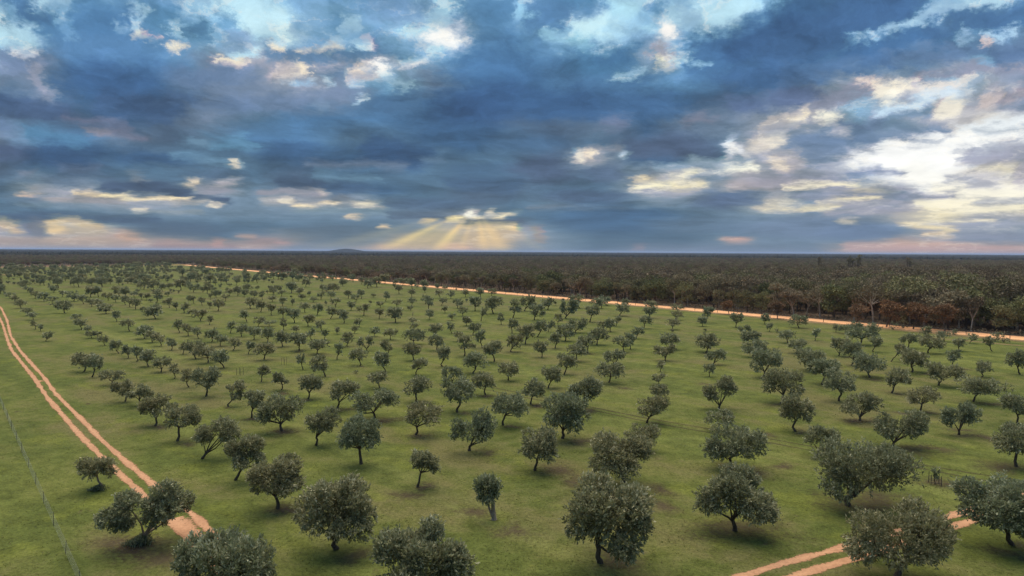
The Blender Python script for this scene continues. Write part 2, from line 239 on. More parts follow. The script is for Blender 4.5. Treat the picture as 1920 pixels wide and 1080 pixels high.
hs = nt.nodes.new('ShaderNodeHueSaturation'); hs.inputs['Saturation'].default_value = 0.92; nt.links.new(col, hs.inputs['Color'])
gm = nt.nodes.new('ShaderNodeGamma'); gm.inputs[1].default_value = 1.13; nt.links.new(hs.outputs[0], gm.inputs[0]); col = mixc(1.0, gm.outputs[0], (1.06, 1.06, 1.06), 'MULTIPLY')
col = mixc(ramp01(Lb, 0.45, 0.15), col, mixc(1.0, col, (0.90, 1.06, 0.98), 'MULTIPLY'))
sky = nt.nodes.new('ShaderNodeTexSky'); sky.sky_type = 'NISHITA'; sky.sun_disc = False
sky.sun_elevation = SUN_EL; sky.sun_rotation = SUN_AZ; sky.altitude = 100
skyc = mixc(1.0, sky.outputs[0], (0.10, 0.10, 0.10), 'MULTIPLY')
col = mixc(0.06, col, skyc)                   # a little clear air shows through the deck
bg = nt.nodes.new('ShaderNodeBackground'); nt.links.new(col, bg.inputs[0]); bg.inputs[1].default_value = 1.0
wo = nt.nodes.new('ShaderNodeOutputWorld'); nt.links.new(bg.outputs[0], wo.inputs[0])
world.cycles.sampling_method = 'MANUAL'; world.cycles.sample_map_resolution = 512

# ------------------------------------------------------------------ sun (soft, through cloud) and exposure
sun_d = bpy.data.lights.new('sun', 'SUN'); sun = bpy.data.objects.new('sun', sun_d); COL.objects.link(sun)
sun_d.energy = 4.7; sun_d.angle = R(74); sun_d.color = (1.0, 0.84, 0.62)
_sd = Vector((math.sin(SUN_AZ) * math.cos(SUN_EL), math.cos(SUN_AZ) * math.cos(SUN_EL), math.sin(SUN_EL)))
sun.rotation_euler = _sd.to_track_quat('Z', 'Y').to_euler()
SC.view_settings.view_transform = 'Standard'; SC.view_settings.look = 'None'
SC.view_settings.exposure = 0.0; SC.view_settings.gamma = 1.0; SC.view_settings.use_curve_mapping = False
SC.render.engine = 'CYCLES'
SC.cycles.use_denoising = True
SC.cycles.max_bounces = 6; SC.cycles.diffuse_bounces = 3; SC.cycles.transmission_bounces = 4
SC.cycles.transparent_max_bounces = 12; SC.cycles.volume_bounces = 0
SC.cycles.sample_clamp_indirect = 6.0

# ================================================================== mesh helpers
def tag(o, label=None, cat=None, group=None, kind=None):
    if label: o['label'] = label
    if cat: o['category'] = cat
    if group: o['group'] = group
    if kind: o['kind'] = kind
    return o

def link(name, me, mat, parent=None, loc=None):
    o = bpy.data.objects.new(name, me); COL.objects.link(o)
    if mat is not None and len(me.materials) == 0: me.materials.append(mat)
    if parent is not None: o.parent = parent
    if loc is not None: o.location = loc
    return o

def empty(name, loc, rz=0.0):
    o = bpy.data.objects.new(name, None); COL.objects.link(o)
    o.location = loc; o.rotation_euler = (0, 0, rz); o.empty_display_size = 0.3
    return o

def mesh_np(name, verts, faces, attrs=None, smooth=False):
    """verts (n,3); faces (m,k) with constant k"""
    me = bpy.data.meshes.new(name)
    verts = np.asarray(verts, np.float32); faces = np.asarray(faces, np.int32)
    m, k = faces.shape
    me.vertices.add(len(verts)); me.vertices.foreach_set('co', verts.ravel())
    me.loops.add(m * k); me.loops.foreach_set('vertex_index', faces.ravel())
    me.polygons.add(m); me.polygons.foreach_set('loop_start', np.arange(0, m * k, k, dtype=np.int32))
    me.polygons.foreach_set('use_smooth', np.full(m, smooth))
    for an, av in (attrs or {}).items():
        at = me.attributes.new(an, 'FLOAT', 'POINT'); at.data.foreach_set('value', np.asarray(av, np.float32))
    me.update(calc_edges=True)
    return me

def tube(pts, rad, sides=6, cap=True):
    """quads of a tapering tube through pts"""
    pts = np.asarray(pts, float); n = len(pts)
    rad = np.broadcast_to(np.asarray(rad, float), (n,))
    tg = np.gradient(pts, axis=0); tg /= np.linalg.norm(tg, axis=1)[:, None] + 1e-9
    ref = np.array([0.31, 0.95, 0.05])
    a = np.cross(tg, ref); a /= np.linalg.norm(a, axis=1)[:, None] + 1e-9
    b = np.cross(tg, a)
    th = np.linspace(0, 2 * np.pi, sides, endpoint=False)
    ring = (a[:, None, :] * np.cos(th)[None, :, None] + b[:, None, :] * np.sin(th)[None, :, None]) * rad[:, None, None]
    V_ = (pts[:, None, :] + ring).reshape(-1, 3)
    F_ = []
    for i in range(n - 1):
        for j in range(sides):
            k = (j + 1) % sides
            F_.append((i * sides + j, i * sides + k, (i + 1) * sides + k, (i + 1) * sides + j))
    if cap:
        V_ = np.vstack([V_, pts[-1:]]); t = len(V_) - 1; s0 = (n - 1) * sides
        for j in range(sides): F_.append((s0 + j, s0 + (j + 1) % sides, t, t))
    return V_, F_

class Bag:
    def __init__(s): s.v = []; s.f = []; s.n = 0
    def add(s, V_, F_):
        s.v.append(np.asarray(V_, float)); s.f += [tuple(i + s.n for i in q) for q in F_]; s.n += len(V_)
    def box(s, c, h):
        c = np.array(c, float); h = np.array(h, float)
        P = np.array([(x, y, z) for x in (-1, 1) for y in (-1, 1) for z in (-1, 1)]) * h + c
        s.add(P, [(0, 1, 3, 2), (4, 6, 7, 5), (0, 4, 5, 1), (2, 3, 7, 6), (0, 2, 6, 4), (1, 5, 7, 3)])
    def mesh(s, name, smooth=False):
        me = bpy.data.meshes.new(name)
        F_ = [q if q[2] != q[3] else q[:3] for q in s.f]
        me.from_pydata(np.vstack(s.v).tolist(), [], F_); 
        if smooth: me.polygons.foreach_set('use_smooth', np.full(len(me.polygons), True))
        me.update(); return me

def unit(a): return a / (np.linalg.norm(a, axis=-1, keepdims=True) + 1e-9)

def sprigs(p, d, L, W, rng):
    """planar diamond leaves at p along d"""
    n = len(p); d = unit(d)
    s_ = unit(np.cross(d, rng.normal(size=(n, 3))))
    L = np.broadcast_to(L, (n,))[:, None]; W = np.broadcast_to(W, (n,))[:, None]
    v = np.stack([p, p + d * L * 0.5 + s_ * W, p + d * L, p + d * L * 0.5 - s_ * W], 1).reshape(-1, 3)
    f = np.arange(n * 4).reshape(n, 4)
    return v, f

# ================================================================== materials
def material(name):
    m = bpy.data.materials.new(name); m.use_nodes = True
    t = m.node_tree; t.nodes.clear(); X.nt = t
    return m, t

def finish(t, color, rough=0.8, spec=0.2, normal=None, alpha=None, transl=0.0, tcol=None):
    b = t.nodes.new('ShaderNodeBsdfPrincipled')
    if isinstance(color, tuple): b.inputs['Base Color'].default_value = (*color, 1)
    else: t.links.new(color, b.inputs['Base Color'])
    b.inputs['Roughness'].default_value = rough; b.inputs['Specular IOR Level'].default_value = spec
    if normal is not None: t.links.new(normal, b.inputs['Normal'])
    if alpha is not None: t.links.new(alpha.s, b.inputs['Alpha'])
    sh = b.outputs[0]
    if transl > 0:
        tr = t.nodes.new('ShaderNodeBsdfTranslucent')
        if tcol is not None: tr.inputs[0].default_value = (*tcol, 1)
        elif isinstance(color, tuple): tr.inputs[0].default_value = (*color, 1)
        else: t.links.new(color, tr.inputs[0])
        mx = t.nodes.new('ShaderNodeMixShader'); mx.inputs[0].default_value = transl
        t.links.new(sh, mx.inputs[1]); t.links.new(tr.outputs[0], mx.inputs[2]); sh = mx.outputs[0]
    o = t.nodes.new('ShaderNodeOutputMaterial'); t.links.new(sh, o.inputs[0])

def position():
    return X.nt.nodes.new('ShaderNodeNewGeometry').outputs['Position']

def attr(name):
    n = X.nt.nodes.new('ShaderNodeAttribute'); n.attribute_name = name
    return X(n.outputs['Fac'])

def obj_random():
    return X(X.nt.nodes.new('ShaderNodeObjectInfo').outputs['Random'])

def bump(h, strength, dist):
    n = X.nt.nodes.new('ShaderNodeBump'); n.inputs['Strength'].default_value = strength
    n.inputs['Distance'].default_value = dist; X.nt.links.new(h.s, n.inputs['Height'])
    return n.outputs[0]

def grass_mat():
    m, t = material('meadow_grass'); p = position()
    px, py, pz = split(p)
    # axes along and across the tree rows
    al = px * -0.70 + py * 0.714; ac = px * 0.714 + py * 0.70
    big = noise(p, 0.022, 4, 0.55); mid = noise(combine(al * 0.6, ac, 0.0), 0.11, 5, 0.6); sm = noise(p, 0.5, 5, 0.65)
    fine = noise(p, 3.2, 4, 0.7); blade = noise(p, 11.0, 3, 0.7)
    green = mixc(ramp01(mid, 0.36, 0.66), (0.078, 0.097, 0.024), (0.122, 0.138, 0.034))
    dry = mixc(ramp01(sm, 0.3, 0.7), (0.140, 0.118, 0.058), (0.108, 0.088, 0.048))
    f_dry = ramp01(big * 0.40 + mid * 0.40 + sm * 0.2, 0.46, 0.58)
    c = mixc(f_dry * 0.62, green, dry)
    lush = ramp01(noise(combine(al * 0.8 + 40, ac + 11, 2.0), 0.16, 4, 0.6), 0.54, 0.66)
    c = mixc(lush * 0.65, c, (0.124, 0.142, 0.028))
    stripe = ramp01(noise(combine(al * 0.05, ac, 8.0), 0.22, 3, 0.5), 0.56, 0.72)
    c = mixc(stripe * 0.3, c, (0.080, 0.098, 0.028))
    pale = ramp01(noise(combine(al * 0.06 + 5, ac, 14.0), 0.16, 3, 0.5), 0.54, 0.68)
    c = mixc(pale * 0.45, c, (0.150, 0.168, 0.048))
    # thatch and bare earth flecks
    bare = ramp01(noise(combine(px * 0.8, py, 6.0), 0.33, 6, 0.68), 0.63, 0.72)
    c = mixc(bare * 0.6, c, (0.118, 0.086, 0.058))
    tex = 1.0 + 1.5 * (sm - 0.5) + 1.9 * (fine - 0.5) + 1.6 * (blade - 0.5)
    c = mixc(1.0, c, combine(tex, tex, tex), 'MULTIPLY')
    finish(t, c, 0.95, 0.08, bump(fine * 0.6 + blade * 0.4 + sm * 0.8, 0.7, 0.14))
    return m

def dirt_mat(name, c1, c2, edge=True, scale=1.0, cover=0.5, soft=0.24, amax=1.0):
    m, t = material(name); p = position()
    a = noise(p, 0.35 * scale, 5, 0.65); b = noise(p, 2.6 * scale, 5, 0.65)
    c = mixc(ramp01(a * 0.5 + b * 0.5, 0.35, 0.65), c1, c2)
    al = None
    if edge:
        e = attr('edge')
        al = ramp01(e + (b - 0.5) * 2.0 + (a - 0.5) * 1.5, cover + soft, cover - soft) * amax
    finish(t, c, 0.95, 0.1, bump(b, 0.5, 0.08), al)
    return m

def olive_leaf_mat():
    m, t = material('olive_leaf'); a = attr('tint'); r = obj_random()
    geo = t.nodes.new('ShaderNodeNewGeometry'); back = X(geo.outputs['Backfacing'])
    c = mixc(ramp01(a, 0.0, 0.85), (0.084, 0.096, 0.048), (0.232, 0.248, 0.144))
    c = mixc(ramp01(a, 0.70, 0.98), c, (0.62, 0.61, 0.48))
    c = mixc(back * 0.35, c, (0.38, 0.38, 0.29))
    hue = mixc(r, (1.12, 1.02, 0.86), (0.94, 1.0, 0.93))
    c = mixc(1.0, c, hue, 'MULTIPLY')
    finish(t, c, 0.55, 0.3, None, None, 0.3)
    return m

def gum_leaf_mat(name, ca, cb, cc):
    m, t = material(name); a = attr('tint'); r = obj_random()
    c = mixc(ramp01(a, 0.0, 1.0), ca, cb)
    c = mixc(ramp01(r, 0.3, 1.0) * 0.8, c, cc)
    k = 0.72 + 0.56 * X.m('FRACT', r * 7.31)
    c = mixc(1.0, c, combine(k, k, k), 'MULTIPLY')
    finish(t, c, 0.7, 0.15, None, None, 0.15)
    return m

def bark_mat(name, c1, c2, sc=3.0):
    m, t = material(name)
    tcn = t.nodes.new('ShaderNodeTexCoord'); x, y, z = split(tcn.outputs['Object'])
    n = noise(combine(x * 2.0, y * 2.0, z * 0.5), sc, 5, 0.65)
    c = mixc(ramp01(n, 0.35, 0.65), c1, c2)
    finish(t, c, 0.9, 0.1, bump(n, 0.6, 0.05))
    return m

def plain(name, c, rough=0.7, spec=0.3, metal=0.0):
    m, t = material(name); n = noise(position(), 9.0, 3)
    k = 0.8 + 0.4 * n
    cc = mixc(1.0, c, combine(k, k, k), 'MULTIPLY')
    finish(t, cc, rough, spec)
    return m

M_GRASS = grass_mat()
M_RUT = dirt_mat('red_dirt_rut', (0.35, 0.190, 0.112), (0.56, 0.315, 0.190), True, 1.0, 0.55, 0.30)
M_ROAD = dirt_mat('dirt_road', (0.72, 0.37, 0.185), (0.84, 0.47, 0.26), True, 0.6, 0.80, 0.2)
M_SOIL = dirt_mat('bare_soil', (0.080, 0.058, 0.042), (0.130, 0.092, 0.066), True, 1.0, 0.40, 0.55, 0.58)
M_TYRE = dirt_mat('tyre_mark', (0.060, 0.055, 0.024), (0.075, 0.066, 0.030), True, 1.0, 0.50, 0.30)
M_VERGE = dirt_mat('dry_verge', (0.20, 0.145, 0.075), (0.25, 0.17, 0.095), True, 0.7, 0.45, 0.45)
M_FLOOR = dirt_mat('leaf_litter', (0.075, 0.052, 0.036), (0.12, 0.084, 0.058), False, 0.4)
M_OLIVE = olive_leaf_mat()
M_OBARK = bark_mat('olive_bark', (0.050, 0.038, 0.028), (0.110, 0.088, 0.066), 5.0)
M_OBARKP = bark_mat('pale_olive_bark', (0.19, 0.145, 0.11), (0.32, 0.255, 0.20), 5.0)
M_GBARK = bark_mat('gum_bark_dark', (0.085, 0.062, 0.048), (0.15, 0.115, 0.09), 1.2)
M_GPALE = bark_mat('gum_bark_pale', (0.34, 0.27, 0.21), (0.52, 0.44, 0.36), 1.2)
M_G1 = gum_leaf_mat('gum_leaf_olive', (0.104, 0.098, 0.050), (0.212, 0.192, 0.100), (0.196, 0.154, 0.100))
M_G2 = gum_leaf_mat('gum_leaf_brown', (0.122, 0.094, 0.062), (0.236, 0.184, 0.122), (0.190, 0.162, 0.100))
M_G3 = gum_leaf_mat('gum_leaf_green', (0.092, 0.100, 0.044), (0.196, 0.198, 0.086), (0.176, 0.158, 0.078))
M_RUST = gum_leaf_mat('rust_leaf', (0.14, 0.080, 0.042), (0.29, 0.155, 0.076), (0.21, 0.130, 0.076))
M_POST = plain('weathered_wood', (0.085, 0.075, 0.062), 0.9, 0.1)
M_STEEL = plain('galvanised_wire', (0.30, 0.32, 0.30), 0.5, 0.5)

# ================================================================== the setting
def polar_ground():
    rad = np.concatenate([[0.0], np.geomspace(12, 42000, 70)]); ns = 128
    th = np.linspace(0, 2 * np.pi, ns, endpoint=False)
    v = [(0, 0, 0)]
    for r_ in rad[1:]:
        v += [(r_ * math.cos(a), r_ * math.sin(a), 0.0) for a in th]
    f = [(0, 1 + j, 1 + (j + 1) % ns) for j in range(ns)]
    for i in range(len(rad) - 2):
        a, b = 1 + i * ns, 1 + (i + 1) * ns
        f += [(a + j, b + j, b + (j + 1) % ns, a + (j + 1) % ns) for j in range(ns)]
    me = bpy.data.meshes.new('ground'); me.from_pydata(v, [], f); me.update()
    return me
ground = tag(link('ground', polar_ground(), M_GRASS), kind='structure')

def smooth_line(pts, step):
    pts = np.asarray(pts, float)
    seg = np.r_[0, np.cumsum(np.linalg.norm(np.diff(pts, axis=0), axis=1))]
    t = np.arange(0, seg[-1], step)
    L = np.stack([np.interp(t, seg, pts[:, k]) for k in range(2)], 1)
    k = max(1, int(3.0 / step)); ker = np.ones(2 * k + 1) / (2 * k + 1)
    P = np.vstack([np.repeat(L[:1], k, 0), L, np.repeat(L[-1:], k, 0)])
    return np.stack([np.convolve(P[:, c], ker, 'valid') for c in range(2)], 1)

def strip(name, pts, width, z, mat, step=0.6, wob=0.0, kind='structure', seed=0, parent=None):
    L = smooth_line(pts, step); n = len(L)
    tg = unit(np.gradient(L, axis=0)); nr = np.stack([-tg[:, 1], tg[:, 0]], 1)
    rng = np.random.default_rng(seed)
    w = np.interp(np.arange(n), np.linspace(0, n, max(3, n // 6)), rng.uniform(1 - wob, 1 + wob, max(3, n // 6)))
    W = np.broadcast_to(width, (n,)) * w / 2
    v, e = [], []
    for k, (o_, ev) in enumerate(((-1.0, 1.0), (-0.55, 0.35), (0.0, 0.0), (0.55, 0.35), (1.0, 1.0))):
        P = L + nr * (W * o_)[:, None]
        v.append(np.c_[P, np.full(n, z)]); e.append(np.full(n, ev))
    v = np.stack(v, 1).reshape(-1, 3); e = np.stack(e, 1).reshape(-1)
    i = np.arange(n - 1)[:, None] * 5 + np.arange(4)[None, :]
    f = np.stack([i, i + 1, i + 6, i + 5], -1).reshape(-1, 4)
    o = link(name, mesh_np(name, v, f, {'edge': e}), mat, parent)
    if parent is None: tag(o, kind=kind)
    return o

def px_line(l): return [gp(x, y) for x, y in l]

# gravel road beside the forest, running dead straight
R0, R1 = gp(1920, 634.5), gp(345, 496.5)
rdir = (R1 - R0) / np.linalg.norm(R1 - R0); rn = np.array([rdir[1], -rdir[0]])     # rn points to the forest side
if rn[0] < 0: rn = -rn
RL = np.linalg.norm(R1 - R0)
RS = R0 - rdir * 140
strip('forest_floor', [RS + rn * 2500 - rdir * 600, R1 + rn * 2500 + rdir * 900], 4990, 0.010, M_FLOOR, 40.0)
strip('road', [RS, R1], 11.5, 0.022, M_ROAD, 2.0, 0.06, seed=3)
strip('road_verge', [RS - rn * 6.5, R1 - rn * 6.5], 9.0, 0.014, M_VERGE, 2.0, 0.2, seed=4)
strip('track', [gp(1945, 651) , gp(1800, 638), gp(1690, 628)], 2.2, 0.018, M_VERGE, 1.0, 0.3, seed=5)
far_l = gp(-250, 506.0)
strip('road', [R1, gp(240, 498.5), gp(90, 499.0), far_l], 12.0, 0.024, M_ROAD, 4.0, 0.2, seed=6)
fdir = (far_l - R1) / np.linalg.norm(far_l - R1); fn = np.array([-fdir[1], fdir[0]])
if fn[1] < 0: fn = -fn
strip('forest_floor', [R1 - fdir * 10 + fn * 1500, far_l + fdir * 800 + fn * 1500], 2980, 0.012, M_FLOOR, 40.0)

# twin-rut farm tracks
LR = [(-60, 545), (-12, 575), (5, 608), (15, 640), (22, 657), (43, 683), (65, 710), (90, 747), (113, 773), (130, 793), (153, 819), (187, 853), (217, 883), (257, 917), (330, 987), (352, 1010), (400, 1060), (470, 1130)]
RR = [(-45, 545), (2, 577), (13, 600), (20, 630), (37, 657), (60, 683), (83, 708), (103, 737), (133, 767), (160, 793), (187, 822), (233, 863), (277, 900), (360, 963), (398, 1000), (450, 1050), (520, 1115)]
trk = strip('track', px_line(LR), 1.0, 0.020, M_RUT, 0.35, 0.35, seed=11)
strip('track', px_line(RR), 1.0, 0.020, M_RUT, 0.35, 0.35, seed=12)
strip('track', px_line([(62, 717), (88, 712)]), 1.8, 0.026, M_RUT, 0.3, 0.3, seed=13)
strip('track', px_line([(2, 515.5), (24, 515.0)]), 14, 0.02, M_RUT, 1.0, 0.3, seed=14)
strip('track', px_line([(318, 968), (345, 990), (372, 1008), (402, 1036), (430, 1070)]), 2.4, 0.027, M_RUT, 0.3, 0.3, seed=15)
strip('track', px_line([(1350, 1094), (1393, 1080), (1467, 1057), (1540, 1037), (1583, 1028), (1670, 1003), (1750, 977), (1800, 963), (1860, 945), (1960, 915)]), 1.25, 0.020, M_RUT, 0.35, 0.35, seed=16)
strip('track', px_line([(1440, 1098), (1490, 1080), (1530, 1067), (1600, 1048), (1680, 1024), (1753, 1000), (1813, 979), (1870, 960), (1970, 928)]), 1.35, 0.020, M_RUT, 0.35, 0.35, seed=17)
# faint tyre marks through the grass
strip('tyre_mark', px_line([(850, 709), (930, 728), (1000, 742), (1107, 763), (1190, 780), (1280, 796), (1430, 820), (1513, 836), (1680, 862), (1780, 881), (1930, 903)]), 0.5, 0.016, M_TYRE, 0.5, 0.3, seed=18)
strip('tyre_mark', px_line([(850, 716), (930, 735), (1000, 748), (1107, 768), (1190, 786), (1280, 803), (1430, 827), (1513, 844), (1690, 871), (1790, 891), (1930, 915)]), 0.45, 0.016, M_TYRE, 0.5, 0.3, seed=19)

# far canopy of the plain, out to the horizon
def far_canopy():
    rng = np.random.default_rng(5)
    rad = np.geomspace(2300, 38000, 90); th = np.linspace(R(40), R(140), 900)
    P = np.stack([rad[:, None] * np.cos(th)[None], rad[:, None] * np.sin(th)[None]], -1)
    z = 9.0 + rng.normal(0, 2.2, P.shape[:2]) + 2.5 * np.sin(rad / 900.0)[:, None]
    z[:1] = 0
    clear = (np.sin(P[..., 0] / 1300 + 1.3) * np.sin(P[..., 1] / 2100 + .4) > 0.72)
    z = np.where(clear & (rad[:, None] > 3000), 1.0 + rng.uniform(0, 1.5, z.shape), np.maximum(z, 2.0))
    v = np.concatenate([P, z[..., None]], -1).reshape(-1, 3); n = len(th)
    i = np.arange(len(rad) - 1)[:, None] * n + np.arange(n - 1)[None]
    f = np.stack([i, i + n, i + n + 1, i + 1], -1).reshape(-1, 4)
    return mesh_np('distant_wood', v, f)
m_, t_ = material('far_canopy'); q_ = noise(position(), 0.05, 4, 0.6)
finish(t_, mixc(ramp01(q_, 0.35, 0.65), (0.016, 0.018, 0.016), (0.036, 0.036, 0.028)), 0.95, 0.0)
tag(link('distant_wood', far_canopy(), m_), 'dark distant woodland covering the plain out to the horizon', 'woodland', kind='stuff')

def hill():
    c = gp(645, 480); a = math.atan2((645 - 960) / FPX, 1.0); D_ = 8000.0
    cx, cy = D_ * math.tan(a), D_
    nx, ny = 60, 16; v = []
    for j in range(ny):
        for i in range(nx):
            s_ = i / (nx - 1) * 2 - 1; q = j / (ny - 1) * 2 - 1
            prof = max(0.0, 1 - abs(s_) ** 2.2) ** 0.8 * (0.88 + 0.12 * math.sin(s_ * 5 + 1.2) + 0.22 * s_)
            v.append((cx + s_ * 300, cy + q * 300, -3 + 47 * prof * max(0.0, 1 - q * q) + 1.2 * math.sin(i * 2.1 + j)))
    f = [(j * nx + i, j * nx + i + 1, (j + 1) * nx + i + 1, (j + 1) * nx + i) for j in range(ny - 1) for i in range(nx - 1)]
    me = bpy.data.meshes.new('hill'); me.from_pydata(v, [], f); me.update(); return me
tag(link('hill', hill(), bpy.data.materials['far_canopy']), kind='structure')

# ================================================================== trees
def olive_meshes(rng, h, w, lean, n, leaf, style, zfix=None, limbs=None):
    """trunk and crown of one olive; lean = crown offset to the right in metres"""
    ly = rng.uniform(-0.12, 0.12) * w
    zb = h * (rng.uniform(0.27, 0.34) if w > 5.0 else rng.uniform(0.33, 0.43)) if style != 'bush' else h * 0.05
    if zfix: zb = h * zfix
    rx, rz = w / 2, (h - zb) / 2
    ry = rx * rng.uniform(0.8, 1.0); zc = zb + rz
    lobes = []                                                # centre, radius
    if style == 'split':
        for sx, cnt_, big in ((-1, 5, .38), (1, 7, .46)):
            c0 = np.array([sx * rx * (.56 if sx < 0 else .44), rng.uniform(-.2, .2) * ry, rz * (-.12 if sx < 0 else .14)])
            for k in range(cnt_):
                lobes.append((c0 + rng.normal(0, .55, 3) * np.array([big * rx * .8, ry * .45, rz * .55]), rx * big * rng.uniform(.6, 1.0)))
    else:
        nl = {'round': 9, 'wide': 11, 'tall': 7, 'bush': 6}.get(style, 9) + int(rng.integers(0, 4))
        lobes.append((np.array([0, 0, rz * 0.05]), min(rx, rz) * 0.72))
        for k in range(nl):
            a = 2 * math.pi * (k * 0.618 + rng.uniform(-.12, .12))
            zz = rng.uniform(-.62, .70)
            ring = math.sqrt(max(0.05, 1 - (abs(zz) / 1.0) ** 2)) * rng.uniform(.52, .80)
            if zz < -.2: ring = rng.uniform(.55, .80)          # skirts hang at the outside, hollow below
            lobes.append((np.array([math.cos(a) * rx * ring, math.sin(a) * ry * ring, rz * zz]), rx * rng.uniform(.22, .48)))
        if style == 'wide': lobes.append((np.array([rng.choice([-1, 1]) * rx * .72, 0, rz * rng.uniform(-.4, .1)]), rx * .3))
    lean_z = lambda z: lean * min(1.0, z / zc)
    C = np.array([lean, ly, zc])
    cen = np.array([c for c, r_ in lobes]) + C; rad = np.array([r_ for c, r_ in lobes])
    # crown: tufts of narrow leaves over the lobes
    per = 9; nt_ = max(20, n // per); n = nt_ * per
    pr = rad ** 2 / (rad ** 2).sum()
    lt = rng.choice(len(rad), nt_, p=pr)
    d = unit(rng.normal(size=(nt_, 3))); d[:, 2] += 0.10; d = unit(d)
    u_ = rng.random(nt_)
    lump = 1 + 0.22 * np.sin(d[:, 0] * 6 + lt) * np.sin(d[:, 1] * 5 + lt * 2) * np.cos(d[:, 2] * 6)
    tcen = cen[lt] + d * (rad[lt] * (0.38 + 0.62 * u_ ** 0.55) * lump)[:, None] * np.array([1, 1, .88])
    o_ = unit((tcen - C) / np.array([rx, ry, rz]))
    up = np.where(o_[:, 2] > -0.08, 0.85, -0.9)[:, None] * np.array([0, 0, 1.0])
    tdir = unit(o_ * .5 + d * .35 + up * rng.uniform(.25, 1.0, (nt_, 1)) + rng.normal(0, .25, (nt_, 3)))
    tlen = leaf * rng.uniform(.8, 1.9, nt_)
    q = rng.random((nt_, per, 1))
    p = tcen[:, None] + tdir[:, None] * (q - .35) * tlen[:, None, None] + rng.normal(0, .22, (nt_, per, 3)) * leaf
    p[..., 2] = np.maximum(p[..., 2], zb * 0.70)
    dirv = tdir[:, None] * 1.0 + rng.normal(0, .55, (nt_, per, 3))
    p = p.reshape(-1, 3); dirv = dirv.reshape(-1, 3)
    L_ = leaf * rng.uniform(.55, 1.2, n)
    v, f = sprigs(p, dirv, L_, leaf * rng.uniform(.15, .25, n), rng)
    # fit the crown to its real width and height
    x0, x1 = np.percentile(v[:, 0], [1.2, 98.8]); z0, z1 = np.percentile(v[:, 2], [2.0, 99.3])
    kx, kz = w / (x1 - x0), (h - zb) / (z1 - z0)
    off = np.array([(x0 + x1) / 2, C[1], z0]); new = np.array([lean, C[1], zb]); kk = np.array([kx, kx, kz])
    v = (v - off) * kk + new; cen = (cen - off) * kk + new; rad = rad * kx
    lobe_t = rng.random(len(rad)) * .22
    tt = np.repeat(rng.random(nt_) * .46 + lobe_t[lt], per) + rng.random(n) * .20 + q.reshape(-1) * .30 - .10
    tint = np.repeat(np.clip(tt, 0, 1), 4)
    # trunk and limbs
    bag = Bag(); r0 = 0.021 * h + 0.024 * w * 0.5
    fork = np.array([lean * 0.45 + rng.normal(0, .05) * h, ly * .4, zb * rng.uniform(.55, .95)])
    if style == 'split': fork = np.array([lean * .2, 0, h * .12])
    k1 = fork * np.array([.25, .3, .35]) + rng.normal(0, .025, 3) * h * np.array([1, 1, 0])
    base = np.array([0, 0, -0.06 * h])
    bag.add(*tube([base, np.array([0, 0, 0.02 * h]), k1, (k1 + fork) / 2 + rng.normal(0, .012, 3) * h, fork], [r0 * 1.7, r0 * 1.25, r0, r0 * .9, r0 * .82], 7, False))
    order = np.argsort(-rad)[:6]
    for i in order:
        e_ = cen[i] + rng.normal(0, .08, 3) * rad[i]
        mid = fork * .5 + e_ * .5 + rng.normal(0, .06, 3) * w + np.array([0, 0, -0.04 * h])
        tb = tube([fork - np.array([0, 0, .02 * h]), fork * .75 + mid * .25, mid, mid * .4 + e_ * .6, e_], [r0 * .62, r0 * .52, r0 * .38, r0 * .26, r0 * .1], 5, False)
        if limbs is None: bag.add(*tb)
        else:
            lb = Bag(); lb.add(*tb); limbs.append(lb.mesh('olive_limb', True))
    trunk = bag.mesh('olive_trunk', True)
    crown = mesh_np('olive_crown', v, f, {'tint': tint})
    return trunk, crown

def gum_meshes(rng, h, w, n, leaf, style='full'):
    bag = Bag(); r0 = 0.016 * h + .05
    lx, ly = rng.normal(0, .05, 2) * h
    th = rng.uniform(.30, .45) * h
    top = np.array([lx, ly, th])
    bag.add(*tube([(0, 0, -.3), top * np.array([.2, .2, .4]), top * np.array([.6, .6, .75]), top], [r0 * 1.4, r0 * 1.1, r0, r0 * .9], 6, False))
    cen, rad = [], []
    nb = int(rng.integers(6, 10))
    for k in range(nb):
        a = 2 * math.pi * k / nb + rng.uniform(-.4, .4)
        rr = rng.uniform(.12, .40) * w
        z = h * (0.92 - 0.55 * (rr / (w * .5)) ** 1.6 * rng.uniform(.5, 1.0)) - h * .05 * rng.random()
        e_ = np.array([lx + math.cos(a) * rr, ly + math.sin(a) * rr, z])
        mid = top * .45 + e_ * .55 + np.array([math.cos(a), math.sin(a), -.3]) * rng.uniform(.0, .07) * h
        bag.add(*tube([top * .97, top * .6 + mid * .4, mid, e_], [r0 * .6, r0 * .45, r0 * .33, r0 * .10], 5, False))
        cen.append(e_); rad.append(w * rng.uniform(.15, .25))
        for q in range(2):
            cen.append(mid * rng.uniform(.2, .5) + e_ * .6 + rng.normal(0, .10, 3) * w); rad.append(w * rng.uniform(.09, .16))
            if style == 'low': cen[-1][2] *= rng.uniform(.4, .9)
    cen = np.array(cen); rad = np.array(rad)
    cen[:, 2] = np.minimum(cen[:, 2], h - rad * .45)
    trunk = bag.mesh('gum_trunk', True)
    pr = rad ** 2 / (rad ** 2).sum(); li = rng.choice(len(rad), n, p=pr)
    d = unit(rng.normal(size=(n, 3))); u_ = rng.random(n)
    p = cen[li] + d * (rad[li] * (.35 + .7 * u_ ** .6))[:, None] * np.array([1, 1, .58])
    dirv = d * .7 + np.array([0, 0, -.35]) + rng.normal(0, .6, (n, 3))
    v, f = sprigs(p, dirv, leaf * rng.uniform(.6, 1.4, n), leaf * rng.uniform(.18, .32, n), rng)
    crown = mesh_np('gum_crown', v, f, {'tint': np.repeat(rng.random(n), 4)})
    return trunk, crown

